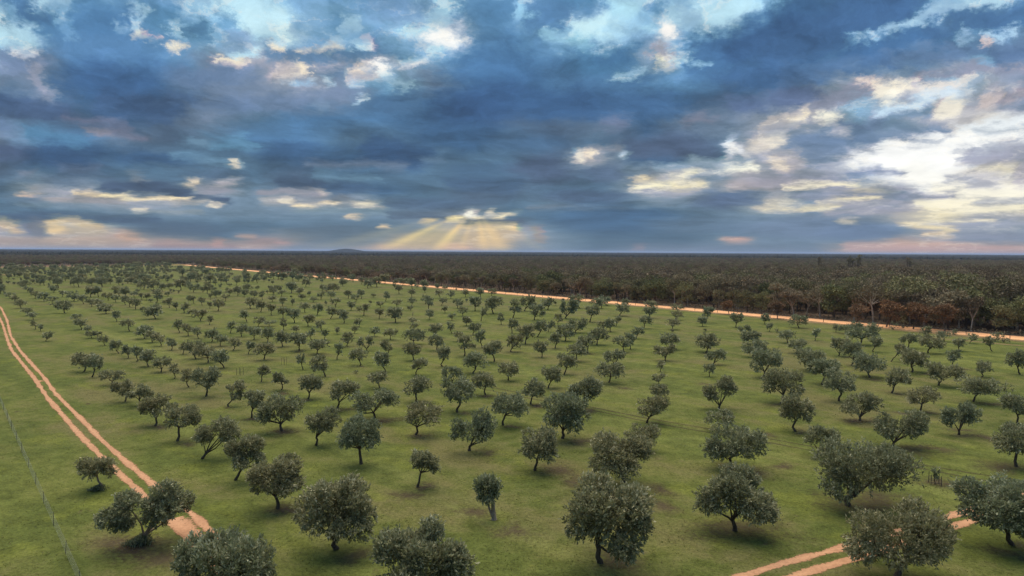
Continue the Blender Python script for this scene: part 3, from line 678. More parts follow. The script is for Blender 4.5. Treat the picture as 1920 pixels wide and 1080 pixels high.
ORD = 'zeroth first second third fourth fifth sixth seventh eighth ninth tenth eleventh twelfth thirteenth fourteenth fifteenth sixteenth seventeenth eighteenth nineteenth'.split()
TENS = {2: 'twent', 3: 'thirt', 4: 'fort', 5: 'fift', 6: 'sixt', 7: 'sevent', 8: 'eight', 9: 'ninet'}
def ordinal(k):
    if k < 20: return ORD[k]
    if k >= 100: return 'hundred-and-' + ordinal(k - 100) if k > 100 else 'hundredth'
    t, u_ = divmod(k, 10)
    return TENS[t] + ('ieth' if u_ == 0 else 'y-' + ORD[u_])

# traced trees: trunk foot x,y ; crown middle x ; crown width ; crown top y (pixels of the 1920x1080 photograph)
TRACE = """
86,640,90,20,621;66,618,65,15,601;76,621,78,13,606;62,600,62,23,585;51,592,51,20,576;40,578,40,25,561;27,567,27,15,553;19,560,19,20,548;10,556,10,15,545;1,551,1,12,537
153,618,152,26,597;143,603,143,19,588;163,626,165,14,609;172,634,168,9,622;183,634,182,20,621;197,648,193,20,627;121,587,118,33,562;98,570,98,20,555;83,565,82,24,547;66,560,66,20,545;58,553,58,16,541;52,548,52,18,537;42,540,42,10,533
199,588,200,28,569;187,583,187,22,564;172,575,170,16,559;183,570,183,20,559;157,570,156,20,552;139,565,138,28,545;117,557,117,18,544;101,549,101,12,538;95,542,95,16,533
219,603,218,16,582;243,621,238,26,597;271,635,270,31,609;286,642,285,25,619;302,649,298,22,624;291,598,288,35,570;267,585,267,10,572;254,580,255,19,559;244,576,244,20,558;235,572,232,12,556
217,567,216,16,552;203,564,203,16,548;195,559,195,12,546;185,557,184,13,544;170,557,170,14,545;166,551,166,15,538;223,556,223,26,536;235,560,234,12,546;252,557,252,17,545;265,561,265,12,547;275,563,275,14,549;283,567,283,12,555;294,568,293,12,554;308,571,308,10,556;318,577,317,14,557;257,549,257,13,540;294,554,294,20,541;315,556,315,14,545
376,602,375,28,580;359,593,359,15,579;393,609,394,14,591;345,587,347,17,566;331,582,329,13,566;379,573,378,15,556;393,578,393,11,562;409,583,410,25,560;364,570,361,13,553;352,567,352,10,552;423,565,422,17,551;395,560,395,14,547;405,558,405,14,546
336,624,334,18,599;353,630,352,26,606;373,635,367,20,613;397,641,398,25,615;413,649,415,27,627;437,657,440,25,633;463,604,458,19,580;470,579,470,25,557;489,585,489,22,562;509,591,509,19,568;531,597,527,19,575;552,605,550,26,577;572,586,571,22,566;595,591,595,24,569;620,598,622,22,575;577,612,580,24,589;603,621,601,20,600;484,612,486,22,593;505,612,506,26,600;432,625,435,17,601;453,631,455,23,607;476,637,477,27,612;502,641,503,25,613;530,650,530,29,620;561,657,562,35,623;532,619,531,14,606;555,624,555,17,610;584,637,584,15,614;608,637,609,18,617;632,627,635,9,611;637,596,638,14,580
530,574,531,16,557;548,573,548,13,561;566,563,567,17,551;588,567,588,18,556;611,573,612,11,562;629,575,630,20,558;546,559,546,13,550;528,556,528,18,543;511,566,510,19,553;492,562,492,13,552;477,558,477,17,547;458,557,458,13,544;446,555,446,14,543;431,555,430,18,541
602,562,602,17,545;620,561,621,18,546;580,555,580,16,543;562,552,562,18,539;512,553,512,16,540;613,547,613,22,536
651,649,652,26,622;688,657,686,32,629;676,685,672,36,653;728,666,725,24,636;722,697,715,31,660;776,676,773,35,641;741,605,739,31,575;711,598,711,19,578;682,592,681,27,569;645,606,645,20,579;674,613,671,16,596;665,625,665,17,610;702,631,703,21,612;732,637,733,29,615;658,582,659,18,564;713,577,713,18,564;700,558,699,11,545;694,571,694,16,561;723,565,723,13,554;744,577,744,21,561;772,574,772,19,558;770,583,770,8,575;798,570,798,20,552;803,581,804,10,566;805,599,806,17,580;828,573,831,17,557;835,587,834,14,573;847,601,847,18,587;867,593,868,20,574;858,578,859,21,559;891,583,891,24,555;925,588,926,35,555;902,602,908,16,575;874,611,874,15,600;847,625,845,15,602;940,609,946,11,596;887,628,890,27,604;858,640,860,22,620;904,652,900,21,618;871,667,876,34,628;927,678,923,35,638;819,657,818,30,626;817,632,817,29,606;774,608,774,18,595;777,620,777,20,605;776,646,777,42,616;829,687,832,26,648;887,700,891,46,661;780,703,787,32,671;848,718,848,43,686
772,557,772,16,541;748,551,749,17,540;797,549,797,14,537;825,559,824,17,543;845,560,845,17,544;873,557,873,16,542;875,566,875,10,555;902,560,902,15,547;922,555,922,14,543;667,566,667,18,551;678,560,678,14,549;653,560,653,13,545
962,596,966,24,560;983,583,990,32,553;1002,600,1007,32,569;1027,581,1027,27,557;1042,573,1042,12,558;1056,566,1056,14,554;1061,597,1067,36,561;1087,578,1080,30,552;1106,604,1111,29,571;1128,578,1120,28,558;1139,573,1132,28,553;1162,592,1167,27,568;1173,578,1173,19,559;1046,610,1047,20,587;1028,622,1033,19,600;1008,632,1012,31,600;985,645,986,34,608;960,625,963,22,597;1060,639,1061,38,606;1079,623,1082,38,596;1041,653,1041,27,622;1016,670,1013,29,638;958,660,966,33,627;1119,647,1122,41,613;1133,620,1130,24,601;1145,622,1142,22,596;1155,612,1158,15,592;1102,662,1098,37,626;1081,677,1081,38,643;1170,660,1165,36,630;1182,655,1182,22,624;1193,635,1195,26,612;1207,616,1211,26,591;1217,596,1217,27,573;1219,581,1220,26,562;1152,688,1152,42,655;1142,717,1142,54,677;1247,677,1248,43,645;1255,655,1255,41,624;1260,624,1260,13,615;1262,618,1262,29,596;1270,600,1269,24,583;1270,585,1270,26,569;1238,697,1239,18,676;1236,722,1235,30,700;1240,752,1236,38,720;1213,793,1223,60,738
1058,702,1063,38,663;1028,728,1034,38,687;953,713,953,40,678;995,758,1001,45,710;910,740,906,46,698;712,728,708,38,695;780,753,784,52,704;857,773,858,62,708;702,785,705,88,728;633,767,645,58,712;780,815,795,66,754;943,797,956,68,737;1055,822,1060,86,738;1090,770,1097,66,710;1117,725,1117,17,711;880,845,888,85,767;677,870,676,78,780
158,697,157,46,661;173,707,180,26,665;210,723,208,50,694;235,753,231,42,713;262,760,263,48,720;292,798,287,56,740;333,827,340,65,757;222,663,217,24,637;211,657,211,10,637;240,672,238,22,646;257,678,257,20,648;278,688,275,30,655;302,698,303,34,668;327,710,326,20,681;354,726,353,23,690;387,743,387,50,688;428,762,441,34,715;472,783,479,40,730;528,808,525,80,738;490,716,495,25,683;528,731,527,31,695;578,748,583,46,700;610,706,599,34,665;568,693,564,18,661;632,674,636,18,642
322,656,323,20,632;343,664,346,18,639;367,673,365,40,638;390,680,385,42,646;420,690,412,36,655;466,664,471,20,639;495,674,497,39,641;595,664,599,41,635;593,835,606,60,765
380,860,407,88,783;442,900,465,72,817;521,953,517,100,855;630,1030,633,150,893;188,918,183,70,855;268,1018,278,148,900;425,1150,420,190,997
783,913,798,53,842;926,974,914,50,888;1003,882,1011,68,803;1170,905,1162,118,808;1125,1055,1140,158,895;795,1135,795,180,985;1210,845,1203,66,795
1349,768,1351,66,706;1348,806,1348,55,768;1372,876,1373,115,797;1378,995,1378,142,878;1465,757,1470,74,692;1491,809,1493,64,741;1532,858,1543,62,798;1590,948,1610,165,822;1573,752,1572,60,692;1612,788,1611,70,734;1673,837,1688,90,767;1672,737,1685,48,691;1726,772,1727,54,725;1798,815,1798,72,755;1825,753,1829,62,705;1908,795,1903,46,738;1905,875,1903,80,797;1896,1021,1868,140,895;1682,1082,1685,205,945
1432,706,1434,60,653;1630,708,1632,60,660;1597,685,1598,37,640;1573,667,1575,35,631;1518,694,1518,52,652;1541,721,1546,55,672;1495,662,1494,37,635;1477,643,1476,34,618;1324,661,1328,45,625;1337,684,1343,42,655;1330,706,1330,23,681;1394,627,1396,26,609;1403,650,1405,38,619;1412,670,1416,50,637;1380,614,1381,25,586;1323,605,1327,24,574;1317,612,1317,15,601;1322,622,1322,8,612;1434,608,1432,10,590;1443,622,1443,14,605;1498,615,1497,35,590;1528,639,1531,15,615;1567,623,1567,9,609;1585,626,1584,28,607;1612,646,1615,62,604;1637,660,1641,23,630;1671,678,1687,22,643;1702,653,1705,35,624;1710,698,1715,58,652;1740,662,1745,52,627;1733,634,1733,20,610;1770,640,1768,28,620;1784,690,1789,28,655;1798,658,1797,26,633;1818,644,1825,18,625;1860,659,1853,20,630;1760,723,1766,60,679;1841,707,1845,35,676;1912,702,1905,35,655
"""
TT = np.array([[float(q) for q in t.split(',')] for l in TRACE.split() for t in l.split(';') if t])
area = TT[:, 3] * (TT[:, 1] - TT[:, 4])
TT = TT[np.argsort(-area)]
NEAR, REST = TT[:300], TT[300:]
HAND = {  # (foot x, foot y): label, style
 (1125, 1055): ('tallest near olive tree with bent trunk and heavy drooping crown', 'round'),
 (1378, 995): ('dark wide-crowned olive tree on a straight trunk above a brown soil patch', 'wide'),
 (1590, 948): ('very broad olive tree, widest crown beside the caged sapling', 'wide'),
 (1896, 1021): ('olive tree cut by the right edge, leaning left over the dirt ruts', 'wide'),
 (1682, 1082): ('large bushy olive tree standing over the bottom right dirt ruts', 'wide'),
 (795, 1135): ('rounded olive crown cut off by the bottom edge, left of centre', 'round'),
 (425, 1150): ('bushy olive crown at the bottom edge hiding the end of the left track', 'wide'),
 (268, 1018): ('fork-trunked olive tree left of the track with dark suckers at its foot', 'split'),
 (188, 918): ('small flat-topped olive tree left of the track with suckers round its foot', 'wide'),
 (630, 1030): ('large olive tree with hanging left branches, nearest of the leftmost grove row', 'wide'),
 (926, 974): ('stumpy olive tree with thick pale bare trunk and small tufted crown', 'tall'),
 (783, 913): ('small young olive tree on a thin crooked trunk, tuft crown leaning right', 'round'),
 (880, 845): ('V-trunked olive tree whose crown is split into two separate tufts', 'split'),
 (1673, 837): ('V-trunked olive tree with a narrow left tuft and broad right tuft', 'split'),
 (1003, 882): ('compact dome-crowned olive tree on a short trunk near the middle front', 'round'),
 (1170, 905): ('big dark olive tree directly behind the tallest near tree', 'round'),
 (1372, 876): ('spreading olive tree on splayed limbs just behind the dark wide-crowned one', 'wide'),
 (1055, 822): ('umbrella-shaped olive tree on a curved forked trunk in the middle', 'wide'),
}
an_ = R(44.25); SPACE = 12.36
def rowcoord(P): return P[0] * math.cos(an_) + P[1] * math.sin(an_)
FEET = [gp(t[0], t[1]) for t in NEAR]
S_ = np.array([rowcoord(P) for P in FEET])
ph = np.angle(np.exp(2j * np.pi * S_[:190] / SPACE).mean()) / (2 * np.pi)
ROWI = np.round(S_ / SPACE - ph).astype(int)
hand_idx = set()
for i, t in enumerate(NEAR):
    if (int(t[0]), int(t[1])) in HAND: hand_idx.add(i)
OUTSIDE = {(268, 1018), (188, 918), (425, 1150)}           # beside the track, not in a row
inrow = [i for i in range(len(NEAR)) if (int(NEAR[i][0]), int(NEAR[i][1])) not in OUTSIDE]
rows_used = sorted(set(ROWI[i] for i in inrow))
rowrank = {r_: k + 1 for k, r_ in enumerate(rows_used)}
posrank = {}
for r_ in rows_used:
    ids = sorted([i for i in inrow if ROWI[i] == r_], key=lambda i: FEET[i][1])
    for k, i in enumerate(ids): posrank[i] = k + 1

MID_SRC = []
STYLES = ['round', 'round', 'wide', 'wide', 'wide', 'round', 'split', 'wide', 'round', 'wide', 'round']
for i, t in enumerate(NEAR):
    fx, fy, cx, wpx, ty = t
    P = FEET[i]; D_ = math.hypot(P[0], P[1]); depth = P[1]
    pxm = depth / FPX                                   # metres per photograph pixel here
    w = wpx * pxm
    yh = 466 + 11 * fx / 1920
    h = CAM_H * (1 - (ty - yh) / (fy - yh))
    h = max(h, 1.0)
    lean = (cx - fx) * pxm
    rng = np.random.default_rng(1000 + i)
    key = (int(fx), int(fy))
    style = HAND[key][1] if key in HAND else STYLES[int(rng.integers(0, len(STYLES)))]
    if h / max(w, .1) > 1.15 and key not in HAND: style = 'tall'
    rpx = w / pxm * (1024 / 1920)                       # width in render pixels
    n = int(np.clip(4.6 * rpx * rpx * min(1.2, h / w), 380, 20000))
    leaf = max(0.26, 2.1 * pxm * 1920 / 1024)
    ww = w * 0.92
    lim = [] if i < 60 else None                        # limbs are parts of the trunk where the photograph shows them
    tm, cm = olive_meshes(rng, h * 0.985, ww, lean, n, leaf, style, {(783, 913): .46, (926, 974): .44, (188, 918): .42, (268, 1018): .34, (880, 845): .34, (1125, 1055): .30, (442, 900): .40, (521, 953): .36}.get(key), lim)
    root = empty('olive_tree', (P[0], P[1], 0.0))
    bark = M_OBARKP if key in ((926, 974), (268, 1018), (188, 918)) else M_OBARK
    to = link('trunk', tm, bark, root); co = link('crown', cm, M_OLIVE, root)
    for lm in (lim or []): link('limb', lm, bark, to)
    if key == (926, 974):
        bb = Bag(); bb.add(*tube([(0, 0, -.1), (.02, 0, .1), (-.06, 0, .9), (-.1, 0, 1.7), (-.32, 0, 2.5)], [.36, .24, .19, .17, .12], 8, False))
        bb.add(*tube([(-.08, 0, 1.3), (-.3, .05, 1.9), (-.5, .1, 2.6)], [.15, .13, .1], 6, False))
        link('trunk', bb.mesh('stump_trunk', True), M_OBARKP, root)
    if key in ((268, 1018), (188, 918)):
        n2_ = 1500 if key[0] == 268 else 700; sz = .85 if key[0] == 268 else .6
        pp = rng.normal(0, 1, (n2_, 3)) * np.array([sz * .55, sz * .4, .0]) + np.array([-.25 * sz, -.2, 0]); pp[:, 2] = rng.random(n2_) * sz * .75 * np.exp(-(pp[:, 0] / sz) ** 2)
        dd = rng.normal(0, .5, (n2_, 3)) + np.array([0, 0, 1.0])
        v_, f_ = sprigs(pp, dd, .22, .045, rng)
        tag(link('sucker_shoots', mesh_np('sucker_shoots', v_, f_, {'tint': np.repeat(rng.random(n2_) * .35, 4)}), M_OLIVE, root), kind='stuff')
    if key in HAND: lab = HAND[key][0]
    else:
        adj = []
        if h / w > 1.2: adj.append('slender')
        elif h / w < 0.82: adj.append('broad')
        elif h > 4.6: adj.append('tall')
        elif h < 2.9: adj.append('small')
        else: adj.append('rounded')
        if lean > 0.16 * h: adj.append('right-leaning')
        elif lean < -0.16 * h: adj.append('left-leaning')
        lab = '%s olive tree, %s from the front in %s row from the left track' % (' '.join(adj), ordinal(posrank[i]), ordinal(rowrank[ROWI[i]]))
    tag(root, lab, 'olive tree', 'olive trees of the grove')
    if 120 < i < 240: MID_SRC.append((to, co, h))

def instancer(name, pts, scale, rz, pick, sources):
    me = bpy.data.meshes.new(name)
    me.vertices.add(len(pts)); me.vertices.foreach_set('co', np.asarray(pts, np.float32).ravel())
    for an, av, ty in (('sc', scale, 'FLOAT'), ('rz', rz, 'FLOAT'), ('pick', pick, 'INT')):
        a_ = me.attributes.new(an, ty, 'POINT'); a_.data.foreach_set('value', np.asarray(av, np.int32 if ty == 'INT' else np.float32))
    me.update()
    o = bpy.data.objects.new(name, me); COL.objects.link(o)
    ng = bpy.data.node_groups.new(name + '_nodes', 'GeometryNodeTree')
    ng.interface.new_socket('Geometry', in_out='INPUT', socket_type='NodeSocketGeometry')
    ng.interface.new_socket('Geometry', in_out='OUTPUT', socket_type='NodeSocketGeometry')
    N, Lk = ng.nodes, ng.links
    gi, go = N.new('NodeGroupInput'), N.new('NodeGroupOutput')
    J = N.new('GeometryNodeJoinGeometry')
    for tr, cr in sources:
        j = N.new('GeometryNodeJoinGeometry'); g2 = N.new('GeometryNodeGeometryToInstance')
        for ob in (tr, cr):
            oi = N.new('GeometryNodeObjectInfo'); oi.transform_space = 'ORIGINAL'
            oi.inputs['Object'].default_value = ob
            Lk.new(oi.outputs['Geometry'], j.inputs[0])
        Lk.new(j.outputs[0], g2.inputs[0]); Lk.new(g2.outputs[0], J.inputs[0])
    def na(nm, ty):
        q = N.new('GeometryNodeInputNamedAttribute'); q.data_type = ty; q.inputs[0].default_value = nm; return q.outputs[0]
    ip = N.new('GeometryNodeInstanceOnPoints')
    Lk.new(gi.outputs[0], ip.inputs['Points']); Lk.new(J.outputs[0], ip.inputs['Instance'])
    ip.inputs['Pick Instance'].default_value = True
    Lk.new(na('pick', 'INT'), ip.inputs['Instance Index'])
    cx = N.new('ShaderNodeCombineXYZ'); Lk.new(na('rz', 'FLOAT'), cx.inputs[2]); Lk.new(cx.outputs[0], ip.inputs['Rotation'])
    Lk.new(na('sc', 'FLOAT'), ip.inputs['Scale'])
    Lk.new(ip.outputs[0], go.inputs[0])
    md = o.modifiers.new('scatter', 'NODES'); md.node_group = ng
    return o

# remaining, far olive trees: the smallest traced ones and the distant rows
rng = np.random.default_rng(77)
fp, fs = [], []
for t in REST:
    P = gp(t[0], t[1]); yh = 466 + 11 * t[0] / 1920
    fp.append(P); fs.append(CAM_H * (1 - (t[4] - yh) / (t[1] - yh)))
def in_grove(P):
    if np.dot(P - R0, rn) > (-9 if np.dot(P - R0, rdir) < .55 * RL else -40): return False                      # forest side of the road
    if np.dot(P - R1, fn) > -14: return False
    return True
U_ = np.array([math.cos(an_), math.sin(an_)]); T_ = np.array([-math.sin(an_), math.cos(an_)])
s_min = rowcoord(gp(-20, 560))
for k in range(0, 90):
    s_ = (math.floor(s_min / SPACE) + k + ph) * SPACE
    tpos = -200.0
    while tpos < 1500:
        tpos += 8.0 + rng.exponential(1.6)
        P = U_ * (s_ + rng.normal(0, .9)) + T_ * tpos
        if P[1] < 300: continue
        # image row of the foot: only beyond what was traced
        yy = CAM_H * FPX / P[1]
        lim = 80 + 6 * math.sin(P[0] * .03)
        if yy > lim: continue
        if not in_grove(P) or abs(P[0] / P[1]) > 0.95: continue
        if np.dot(P - gp(-20, 545), U_) < 4: continue
        pat = math.sin(P[0] * .021 + 1) * math.sin(P[1] * .017)
        if rng.random() < 0.34 + (0.45 if pat < -0.35 else 0): continue
        if any(abs(P[0] - q[0]) + abs(P[1] - q[1]) < 5 for q in fp[:56]): continue
        fp.append(P); fs.append(rng.uniform(2.6, 4.6))
src = MID_SRC[:14]
pick = rng.integers(0, len(src), len(fp))
# Join Geometry keeps link order; scale each copy to the wanted height
scl = [fs[i] / src[pick[i]][2] for i in range(len(fp))]
far_ol = instancer('distant_olive_trees', np.c_[np.array(fp), np.zeros(len(fp))], scl, rng.uniform(0, 6.28, len(fp)), pick, [(a, b) for a, b, c in src])
tag(far_ol, 'countless small olive trees in far rows at the back of the grove', 'olive trees', kind='stuff')
print('far olives', len(fp))

# ------------------------------------------------------------------ gum forest
rngf = np.random.default_rng(21)
GUM = []     # (trunk mesh, crown mesh, h, w, word, leaf material, bark material)
SPEC = [(12.0, 9.0, 'olive-green', M_G1, M_GBARK, 'full'), (11.0, 8.0, 'grey-brown', M_G2, M_GPALE, 'full'), (13.0, 10.0, 'dark green', M_G3, M_GBARK, 'low'),
        (10.0, 8.5, 'brownish', M_G2, M_GBARK, 'low'), (14.0, 10.0, 'pale-limbed', M_G1, M_GPALE, 'full'), (9.0, 7.5, 'bushy green', M_G3, M_GBARK, 'low'),
        (12.5, 9.5, 'dull olive', M_G1, M_GBARK, 'low'), (11.5, 9.0, 'thin-crowned', M_G2, M_GPALE, 'full'), (8.5, 8.0, 'rust-brown', M_RUST, M_GBARK, 'full')]
for k, (h, w, word, ml, mb, st) in enumerate(SPEC):
    dens = 1000 if word in ('thin-crowned',) else 1900
    tm, cm = gum_meshes(rngf, h, w, dens, 0.62, st)
    tm.materials.append(mb); cm.materials.append(ml)
    GUM.append((tm, cm, h, w, word))
gum_src = {}
def gum_tree(P, kind, h, rz, label=None, wide=1.0):
    tm, cm, h0, w0, word = GUM[kind]
    s_ = h / h0
    root = empty('gum_tree', (P[0], P[1], 0), rz)
    a = link('trunk', tm, None, root); b = link('crown', cm, None, root)
    root.scale = (s_ * wide, s_ * wide, s_)
    gum_src.setdefault(kind, (a, b))
    tag(root, label, 'gum tree', 'gum trees along the forest edge')
    return root
def hgt_at(s_along):                                 # the wood is taller towards the near, right-hand end
    return float(np.interp(s_along, [0, 150, 330, 600, 1200], [16.0, 15.0, 12.5, 11.0, 10.5]))
# landmark trees first
RUST = [((1458, 598), 6.4), ((1367, 589), 5.5), ((1606, 609), 7.2), ((1662, 613), 9.0), ((1712, 617), 8.6), ((1772, 622), 8.8), ((1622, 598), 11.0)]
rank_r = ['leftmost small rust-brown tree standing alone on the roadside', 'small brownish-rust tree far left of the other rust trees', 'low rust tree at the left end of the rust-brown clump',
          'brightest rust-orange tree of the clump behind the road', 'round-topped rust tree right of the brightest one', 'rust-topped tree at the right end of the rust clump', 'tall rust-topped tree behind the rust clump']
rank_r[0] = 'lone rust-brown tree standing on the near verge in front of the road'
edge_pts = []
for ((x, y), h), lab in zip(RUST, rank_r):
    P = gp(x, y)
    gum_tree(P, 8, h * 1.0, rngf.uniform(0, 6), lab, 1.0); edge_pts.append(P)
for (x, y, h, kind, lab) in [(1068, 556, 13.0, 4, 'tall gum with two bare white limbs rising above the middle of the road'),
                             (1690, 610, 18.5, 2, 'huge dark green gum towering behind the rust-brown clump'), (1780, 612, 19.5, 2, 'massive dark gum with pale bare limbs, biggest crown at right'),
                             (1880, 618, 18.5, 4, 'tall pale-trunked gum near the right edge of the forest front')]:
    P = gp(x, y); P = P + rn * 8
    gum_tree(P, kind, h, rngf.uniform(0, 6), lab, 1.15); edge_pts.append(P)
def bare_gum(P, h, rz, label, spread=0.35):
    bag = Bag(); r0 = .26
    rg = np.random.default_rng(int(h * 100))
    top = np.array([.4, 0, h * .42])
    bag.add(*tube([(0, 0, -.2), (.1, 0, h * .2), top], [r0 * 1.3, r0, r0 * .85], 7, False))
    root = empty('gum_tree', (P[0], P[1], 0), rz)
    tk = link('trunk', bag.mesh('bare_gum', True), M_GPALE, root)
    for a, q in ((0.2, 1.0), (2.9, .85), (1.4, .7), (4.4, .75)):
        e_ = top + np.array([math.cos(a) * spread * h, math.sin(a) * spread * .4 * h, h * .52 * q])
        m2 = top * .5 + e_ * .5 + np.array([math.cos(a) * .10 * h, 0, -.03 * h])
        bag = Bag(); bag.add(*tube([top * .97, m2, m2 * .4 + e_ * .6 + rg.normal(0, .2, 3), e_], [r0 * .6, r0 * .45, r0 * .28, .03], 6, False))
        for s2 in (-1, 1):
            bag.add(*tube([m2, m2 + (e_ - m2) * .5 + np.array([s2 * .08 * h, 0, .05 * h]), m2 + (e_ - m2) * .7 + np.array([s2 * .13 * h, .3, .12 * h])], [r0 * .25, r0 * .16, .02], 5, False))
        link('limb', bag.mesh('bare_limb', True), M_GPALE, tk)
    tag(root, label, 'gum tree', 'gum trees along the forest edge')
bare_gum(gp(1073, 557) + rn * 1, 9.5, 0.2, 'white bare-limbed gum beside the road near the middle', .3)
bare_gum(gp(1680, 611) + rn * 10, 14.0, 0.6, 'pale forked dead gum rising behind the rust-brown clump')
bare_gum(gp(1788, 617) + rn * 4, 12.5, 0.1, 'pale leafless gum in front of the massive dark gum')
bare_gum(gp(1432, 590) + rn * 7, 9.5, 1.0, 'thin bare pale gum behind the lone rust-brown tree', .2)
bare_gum(gp(1145, 562) + rn * 14, 8.5, 2.0, 'small bare white-tipped gum right of the two-limbed gum', .25)
for k_, (x, o_, h_, lab_) in enumerate([(1560, 22, 12.5, 'pale forked gum limbs showing among crowns left of the rust-brown clump'), (1640, 34, 15.0, 'high pale dead limbs among crowns above the rust-brown clump'), (1740, 30, 16.5, 'tall pale branching gum deep behind the massive dark gum'),
                                          (1850, 26, 15.5, 'pale curved gum limbs showing through crowns near the right edge'), (1905, 18, 14.0, 'pale trunk and limbs at the very right end of the forest front'), (1500, 24, 11.5, 'slim white trunk above the road between lone rust tree and clump'),
                                          (1330, 20, 10.5, 'slim pale trunk in the forest left of the lone rust-brown tree'), (1240, 18, 10.0, 'slim pale trunk in the forest front above the gap in the olives')]):
    P = gp(x, 553 + (x - 960) * (632 - 553) / 960.0); bare_gum(P + rn * o_, h_, k_ * 1.3, lab_, .22 + .04 * (k_ % 3))
# front ranks of the wood
ids = []
sd = -60.0
rank = 0
EDGE = []
while sd < RL * 0.93:
    sd += rngf.uniform(5.5, 9.0) * (1.0 if sd < 330 else 1.5)
    off = rngf.uniform(7.5, 11.5)
    P = R0 + rdir * sd + rn * off
    if abs(P[0] / max(P[1], 1)) > 0.83: continue
    EDGE.append((P, sd, 0))
sd = -40.0
while sd < 330:
    sd += rngf.uniform(7, 10.0)
    P = R0 + rdir * sd + rn * rngf.uniform(15, 20)
    if abs(P[0] / max(P[1], 1)) > 0.83: continue
    EDGE.append((P, sd, 1))
cnt = [0, 0]
for P, sd, rk in EDGE:
    if min(np.linalg.norm(P - q) for q in edge_pts) < 4.0: continue
    kind = int(rngf.choice([0, 1, 2, 3, 4, 5, 6, 7], p=[.15, .13, .14, .16, .08, .13, .14, .07]))
    cnt[rk] += 1
    h = hgt_at(sd) * rngf.uniform(.62, 1.0) * (1.08 if rk else .92)
    where = 'front' if rk == 0 else 'second'
    gum_tree(P, kind, h, rngf.uniform(0, 6.28), '%s gum tree, %s from the right in the %s rank of roadside forest' % (GUM[kind][4], ordinal(cnt[rk]), where), rngf.uniform(.85, 1.1))
    edge_pts.append(P)
# tall gums breaking the skyline
for (x, ytop, D_, lab) in [(1594, 471.0, 560, 'thin umbrella-topped gum breaking the skyline, left of a pair'), (1606, 469.5, 570, 'flat-topped gum breaking the skyline, right of a pair'),
                           (1702, 474.0, 620, 'round gum crown just breaking the skyline towards the right'), (1536, 475.5, 640, 'low dark gum crown touching the skyline left of the tall pair')]:
    yh = 466 + 11 * x / 1920
    h = CAM_H + (yh - ytop) * D_ / FPX
    tm, cm = gum_meshes(rngf, h, 6.0, 420, 0.8, 'full')
    tm.materials.append(M_GBARK); cm.materials.append(M_G1)
    root = empty('gum_tree', ((x - 960) / FPX * D_, D_, 0)); link('trunk', tm, None, root); link('crown', cm, None, root)
    tag(root, lab, 'gum tree', 'gums breaking the skyline')

gp_, gs_, gk_ = [], [], []
def add_wood(P, hh):
    gp_.append((P[0], P[1], 0)); k = int(rngf.choice([0, 1, 2, 3, 4, 5, 6, 7], p=[.16, .15, .08, .18, .10, .10, .12, .11]))
    gk_.append(k); gs_.append(hh / GUM[k][2])
EP = np.array(edge_pts)
for (d0, d1, sp) in ((150, 420, 6.2), (420, 900, 7.4), (900, 1600, 9.5), (1600, 2400, 12.0)):
    ys = np.arange(d0, d1, sp)
    for y_ in ys:
        for x_ in np.arange(-0.84 * y_, 0.84 * y_, sp):
            P = np.array([x_ + rngf.uniform(-.5, .5) * sp, y_ + rngf.uniform(-.5, .5) * sp])
            o1 = np.dot(P - R0, rn); o2 = np.dot(P - R1, fn); along = np.dot(P - R0, rdir)
            if not (o1 > 16 or (o2 > 22)): continue
            if o1 < 16 and along < RL - 10: continue
            if o1 <= 24 and along < 330 and d0 < 430: continue
            if rngf.random() < 0.08: continue
            base_h = hgt_at(along) if o1 > 0 else 10.0
            hh = base_h * rngf.uniform(.66, 1.02) * (0.92 if y_ > 700 else 1.0)
            add_wood(P, hh)
kinds = sorted(gum_src)
kmap = {k: i for i, k in enumerate(kinds)}
gk2 = [kmap.get(k, 0) for k in gk_]
wood = instancer('wood', np.array(gp_), np.array(gs_), rngf.uniform(0, 6.28, len(gp_)), gk2, [gum_src[k] for k in kinds])
tag(wood, 'dense brown-green gum forest stretching back from the roadside to the plain', 'forest', kind='stuff')
print('wood', len(gp_), 'edge', cnt)

# undergrowth along the road edge of the wood
def scrub():
    rg = np.random.default_rng(9); n = 9000
    sdv = rg.uniform(-70, RL, n); off = 4.9 + rg.exponential(4.5, n)
    c = R0[None] + rdir[None] * sdv[:, None] + rn[None] * off[:, None]
    hh = np.minimum(2.2, .35 + .12 * off) * (0.4 + rg.random(n)); p = np.c_[c, rg.random(n) * hh]
    v, f = sprigs(p, rg.normal(0, .7, (n, 3)) + np.array([0, 0, .8]), rg.uniform(.5, 1.1, n), rg.uniform(.12, .3, n), rg)
    return mesh_np('undergrowth', v, f, {'tint': np.repeat(rg.random(n), 4)})
tag(link('undergrowth', scrub(), M_G2), 'low brown scrub under the first trees along the far road edge', 'undergrowth', kind='stuff')

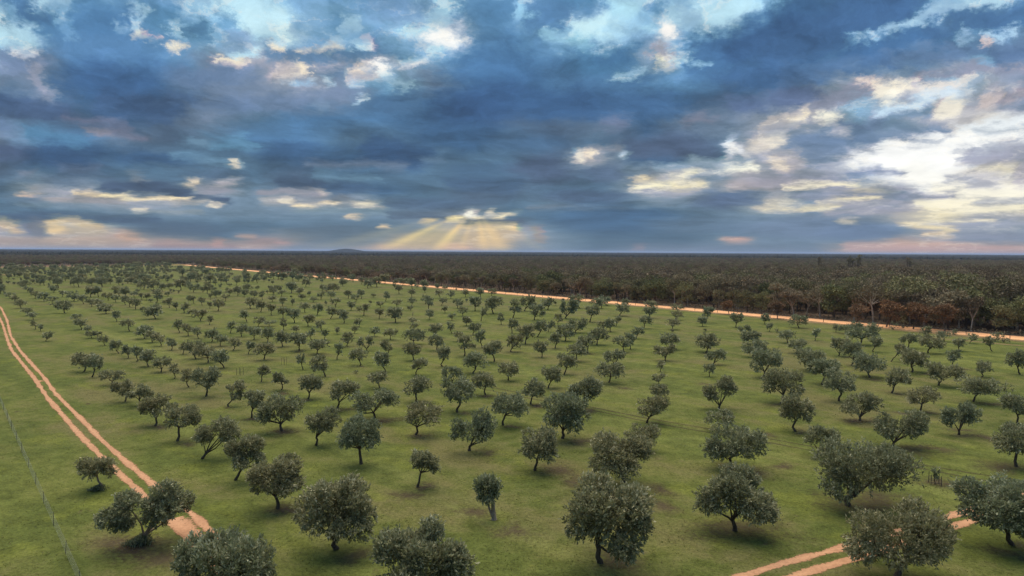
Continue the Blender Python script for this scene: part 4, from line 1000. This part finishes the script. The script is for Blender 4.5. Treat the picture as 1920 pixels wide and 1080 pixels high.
# ================================================================== small things
# bare, littered earth beside the trees (part of the ground)
def patch_mesh(seed):
    rg = np.random.default_rng(seed); ns = 28; rings = (0.0, .35, .65, .85, 1.0)
    ph_ = rg.uniform(0, 6.28, 4); v = [(0, 0, 0)]; e = [0.0]
    for r_ in rings[1:]:
        for j in range(ns):
            a = 2 * math.pi * j / ns
            q = 1 + .25 * math.sin(2 * a + ph_[0]) + .16 * math.sin(3 * a + ph_[1]) + .10 * math.sin(5 * a + ph_[2])
            v.append((math.cos(a) * r_ * q, math.sin(a) * r_ * q, 0)); e.append(r_)
    f = [(0, 1 + j, 1 + (j + 1) % ns, 1 + (j + 1) % ns) for j in range(ns)]
    for i in range(3):
        a, b = 1 + i * ns, 1 + (i + 1) * ns
        f += [(a + j, b + j, b + (j + 1) % ns, a + (j + 1) % ns) for j in range(ns)]
    me = bpy.data.meshes.new('soil_patch'); me.from_pydata(v, [], [q if q[2] != q[3] else q[:3] for q in f])
    at = me.attributes.new('edge', 'FLOAT', 'POINT'); at.data.foreach_set('value', e); me.materials.append(M_SOIL); me.update()
    return me
PM = [patch_mesh(s_) for s_ in range(7)]
rng = np.random.default_rng(404)
PATCH = [(1160, 1050, 75, 1), (1390, 990, 110, 0), (1630, 945, 120, 0), (1725, 970, 60, 0), (1410, 888, 60, 0), (1050, 880, 55, 0), (1440, 815, 30, 0), (1765, 842, 45, 0), (1850, 820, 40, 0), (1800, 806, 36, 0), (1880, 876, 60, 0),
         (1640, 790, 40, 0), (1600, 788, 30, 0), (1860, 758, 34, 0), (300, 801, 30, 0), (350, 832, 34, 0), (540, 958, 34, 0), (535, 810, 28, 0), (715, 791, 26, 0), (915, 850, 36, 0), (765, 930, 36, 0), (805, 910, 26, 0), (890, 960, 46, 0), (965, 995, 50, 0), (660, 1045, 60, 0), (1470, 875, 34, 0),
         (1750, 905, 50, 0), (1810, 914, 40, 0), (1905, 1040, 60, 0), (230, 1020, 90, 0), (310, 1050, 80, 0), (1075, 905, 40, 0), (475, 786, 24, 0), (1240, 920, 50, 0), (1245, 950, 44, 0), (1010, 762, 26, 0), (910, 743, 22, 0), (1320, 720, 24, 0), (1090, 828, 40, 0), (1105, 770, 30, 0), (33, 772, 8, 0), (1170, 728, 24, 0), (530, 738, 26, 0), (165, 757, 10, 0), (960, 800, 26, 0), (800, 817, 20, 0), (1500, 812, 26, 0), (1710, 845, 60, 0), (1690, 775, 24, 0), (1640, 712, 30, 0), (1740, 702, 26, 0), (1800, 693, 26, 0), (1590, 670, 20, 0)]
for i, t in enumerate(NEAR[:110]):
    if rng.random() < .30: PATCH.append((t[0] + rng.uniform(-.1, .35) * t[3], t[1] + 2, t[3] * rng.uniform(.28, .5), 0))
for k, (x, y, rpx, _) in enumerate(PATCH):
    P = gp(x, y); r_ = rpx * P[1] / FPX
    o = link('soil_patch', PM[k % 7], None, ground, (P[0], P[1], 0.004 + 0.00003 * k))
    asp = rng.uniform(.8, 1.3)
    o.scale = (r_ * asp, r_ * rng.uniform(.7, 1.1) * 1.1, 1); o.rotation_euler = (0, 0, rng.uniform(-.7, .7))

# rough grass tussocks and dry stalks over the near meadow
def tussocks():
    rg = np.random.default_rng(31); n = 26000
    y = 38 + 105 * rg.random(n) ** 1.35; x = (rg.random(n) * 2 - 1) * 0.80 * y
    cl = np.sin(x * .31 + 2 * np.sin(y * .17)) * np.sin(y * .27 + 1.5 * np.sin(x * .11)) + rg.normal(0, .45, n)
    P_ = np.c_[x, y][cl > -0.1]
    keep = np.ones(len(P_), bool)
    for ln in (LR, RR, [(1350, 1094), (1467, 1057), (1583, 1028), (1750, 977), (1860, 945), (1960, 915)], [(1440, 1098), (1530, 1067), (1600, 1048), (1753, 1000), (1870, 960), (1970, 928)]):
        L = smooth_line(px_line(ln), 0.8)
        for a_ in range(0, len(L), 40):
            seg_ = L[a_:a_ + 41]
            lo, hi = seg_.min(0) - 1.2, seg_.max(0) + 1.2
            m_ = np.where(((P_ > lo) & (P_ < hi)).all(1))[0]
            if len(m_): keep[m_] &= (np.linalg.norm(P_[m_][:, None] - seg_[None], axis=2).min(1) > .62)
    P_ = P_[keep]; n = len(P_); per = 3
    p = np.repeat(np.c_[P_, np.zeros(n)], per, 0) + rg.normal(0, .07, (n * per, 3)) * np.array([1, 1, 0])
    dirv = rg.normal(0, .75, (n * per, 3)); dirv[:, 2] = rg.uniform(.2, .7, n * per)
    v, f = sprigs(p, dirv, rg.uniform(.06, .17, n * per), rg.uniform(.012, .034, n * per), rg)
    return mesh_np('grass_tussocks', v, f, {'tint': np.repeat(np.repeat(rg.random(n), per) * .7 + rg.random(n * per) * .3, 4)})
mg, tg_ = material('grass_blades'); a_ = attr('tint')
finish(tg_, mixc(ramp01(a_, .55, .95), mixc(ramp01(a_, 0, .6), (0.105, 0.130, 0.032), (0.150, 0.165, 0.045)), (0.235, 0.200, 0.100)), .8, .15, None, None, .3)
tag(link('grass_tussocks', tussocks(), mg), 'rough green and straw grass tussocks scattered over the near meadow', 'grass', kind='stuff')

# paddock fence on the left
def fence(name, label, pts, post_h, post_r, wires, wire_r, net=False, group=None):
    root = empty('wire_fence', (pts[0][0], pts[0][1], 0)); tag(root, label, 'fence')
    o0 = np.array([pts[0][0], pts[0][1], 0])
    pm = Bag(); pm.add(*tube([(0, 0, -.2), (0, 0, post_h * .5), (.01, 0, post_h)], [post_r, post_r, post_r * .9], 6)); pmesh = pm.mesh('post'); pmesh.materials.append(M_POST)
    rg = np.random.default_rng(len(pts))
    for P in pts:
        q = link('post', pmesh, None, root, (P[0] - o0[0], P[1] - o0[1], 0)); q.rotation_euler = (rg.normal(0, .03), rg.normal(0, .03), rg.uniform(0, 6)); q.scale = (1, 1, rg.uniform(.93, 1.07))
    L3 = lambda z: [np.array([P[0], P[1], z]) - o0 for P in pts]
    for z in wires:
        b = Bag(); b.add(*tube(L3(z * post_h), wire_r, 4, False)); link('wire', b.mesh('wire'), M_STEEL, root)
    if net:
        b = Bag()
        for i in range(len(pts) - 1):
            A, B = np.array(pts[i]), np.array(pts[i + 1]); n = int(np.linalg.norm(B - A) / .28)
            for k in range(n):
                C_ = A + (B - A) * k / n; c3 = np.array([C_[0], C_[1], 0]) - o0
                b.add(*tube([c3 + (0, 0, .02), c3 + (0, 0, post_h * .92)], wire_r * .8, 3, False))
        link('wire_netting', b.mesh('netting'), M_STEEL, root)
fa, fb = gp(123, 1038), gp(35, 835)
fd = (fb - fa) / np.linalg.norm(fb - fa); sp = np.linalg.norm(gp(100, 987) - fa)
fence('wire_fence', 'low wire netting paddock fence on thin posts at the lower left', [fa + fd * sp * k for k in range(-3, 26)], 1.15, .024, (.08, .24, .4, .56, .72, .88, .97), .0026, True)
ra = R0 - rn * 4.6 - rdir * 20
fence('wire_fence', 'roadside wire fence on dark posts along the orange dirt road', [ra + rdir * 11.0 * k for k in range(-1, 46)], 1.5, .09, (.35, .6, .82, .95), .007)

# stake cages round young trees
def cage(x, y, hgt, spread, label, rails=False, n=4):
    P = gp(x, y); root = empty('tree_guard', (P[0], P[1], 0)); tag(root, label, 'tree guard', 'stake tree guards')
    for k in range(n):
        a = 2 * math.pi * (k + .3) / n; b = Bag()
        b.add(*tube([(math.cos(a) * spread, math.sin(a) * spread, -.15), (math.cos(a) * spread * .96, math.sin(a) * spread * .96, hgt * (1 - .05 * k))], [.035, .03], 6)); link('stake', b.mesh('stake'), M_POST, root)
    if rails:
        for z in (.3, .75):
            b = Bag()
            for k in range(n):
                a0, a1 = 2 * math.pi * (k + .3) / n, 2 * math.pi * (k + 1.3) / n
                b.add(*tube([(math.cos(a0) * spread, math.sin(a0) * spread, z), (math.cos(a1) * spread, math.sin(a1) * spread, z - .04)], .02, 4, False))
            link('rail', b.mesh('rail'), M_POST, root)
def young(x, y, h, w, n, label, name='olive_sapling', cat='sapling', leaf=.24, style='tall'):
    P = gp(x, y); rg = np.random.default_rng(int(x)); root = empty(name, (P[0], P[1], 0))
    tm, cm = olive_meshes(rg, h, w, 0.0, n, leaf, style)
    link('trunk', tm, M_OBARK, root); link('crown', cm, M_OLIVE, root); tag(root, label, cat)
cage(1753, 908, 1.25, .68, 'four dark stakes with rails round the young sapling at lower right', True)
young(1753, 908, 1.85, .75, 420, 'young olive sapling inside the dark stake cage at lower right')
cage(450, 703, 1.5, .62, 'empty cage of thin stakes left of centre, nearer of two', False)
cage(533, 684, 1.6, .5, 'empty tapering stake cage left of centre, farther of two', False)
young(1457, 624, 1.6, 1.7, 260, 'small round bush near the road behind the stacked olive row', 'shrub', 'shrub', .3, 'bush')
young(1882, 733, 1.9, 2.6, 150, 'sparse dry greyish bush near the right edge of the grove', 'shrub', 'shrub', .3, 'bush')
young(667, 700, .7, 1.0, 90, 'tiny grey weed tuft in open grass left of centre', 'shrub', 'shrub', .25, 'bush')
for (x, y, h, w, lab) in [(1675, 618, 2.6, 2.6, 'low roadside bush left of a pair beside the near road fence'), (1692, 615, 3.4, 2.6, 'taller roadside bush right of a pair beside the near road fence'),
                          (1865, 640, 2.4, 2.6, 'thin brownish bush on the verge where the track meets the road'), (1882, 642, 2.8, 3.4, 'straggly brownish bush on the verge near the right edge'), (1790, 628, 1.8, 1.6, 'small reddish bush on the road verge between two olive crowns')]:
    young(x, y, h, w, 260, lab, 'shrub', 'shrub', .4, 'bush')
b = Bag(); b.add(*tube([(0, 0, -.1), (0, 0, .15), (.05, 0, .9), (.25, 0, 1.6)], [.22, .16, .12, .05], 7)); b.add(*tube([(.04, 0, .8), (-.25, 0, 1.2)], [.08, .03], 5))
P = gp(774, 592); st = link('tree_stump', b.mesh('stump', True), M_OBARKP, None, (P[0], P[1], 0)); tag(st, 'pale cut olive stump in the open grass mid-grove', 'stump')

# ================================================================== air
bb = Bag(); bb.box((0, 0, 27.5), (43000, 43000, 29.5))
hz = bb.mesh('haze'); mh, th_ = material('haze_air')
pv = th_.nodes.new('ShaderNodeVolumePrincipled'); pv.inputs['Color'].default_value = (0.50, 0.66, 1.0, 1)
pv.inputs['Density'].default_value = 4.5e-5; pv.inputs['Anisotropy'].default_value = 0.0
oo = th_.nodes.new('ShaderNodeOutputMaterial'); th_.links.new(pv.outputs[0], oo.inputs['Volume'])
tag(link('haze', hz, mh), 'thin bluish evening haze over the plain', 'haze', kind='stuff')
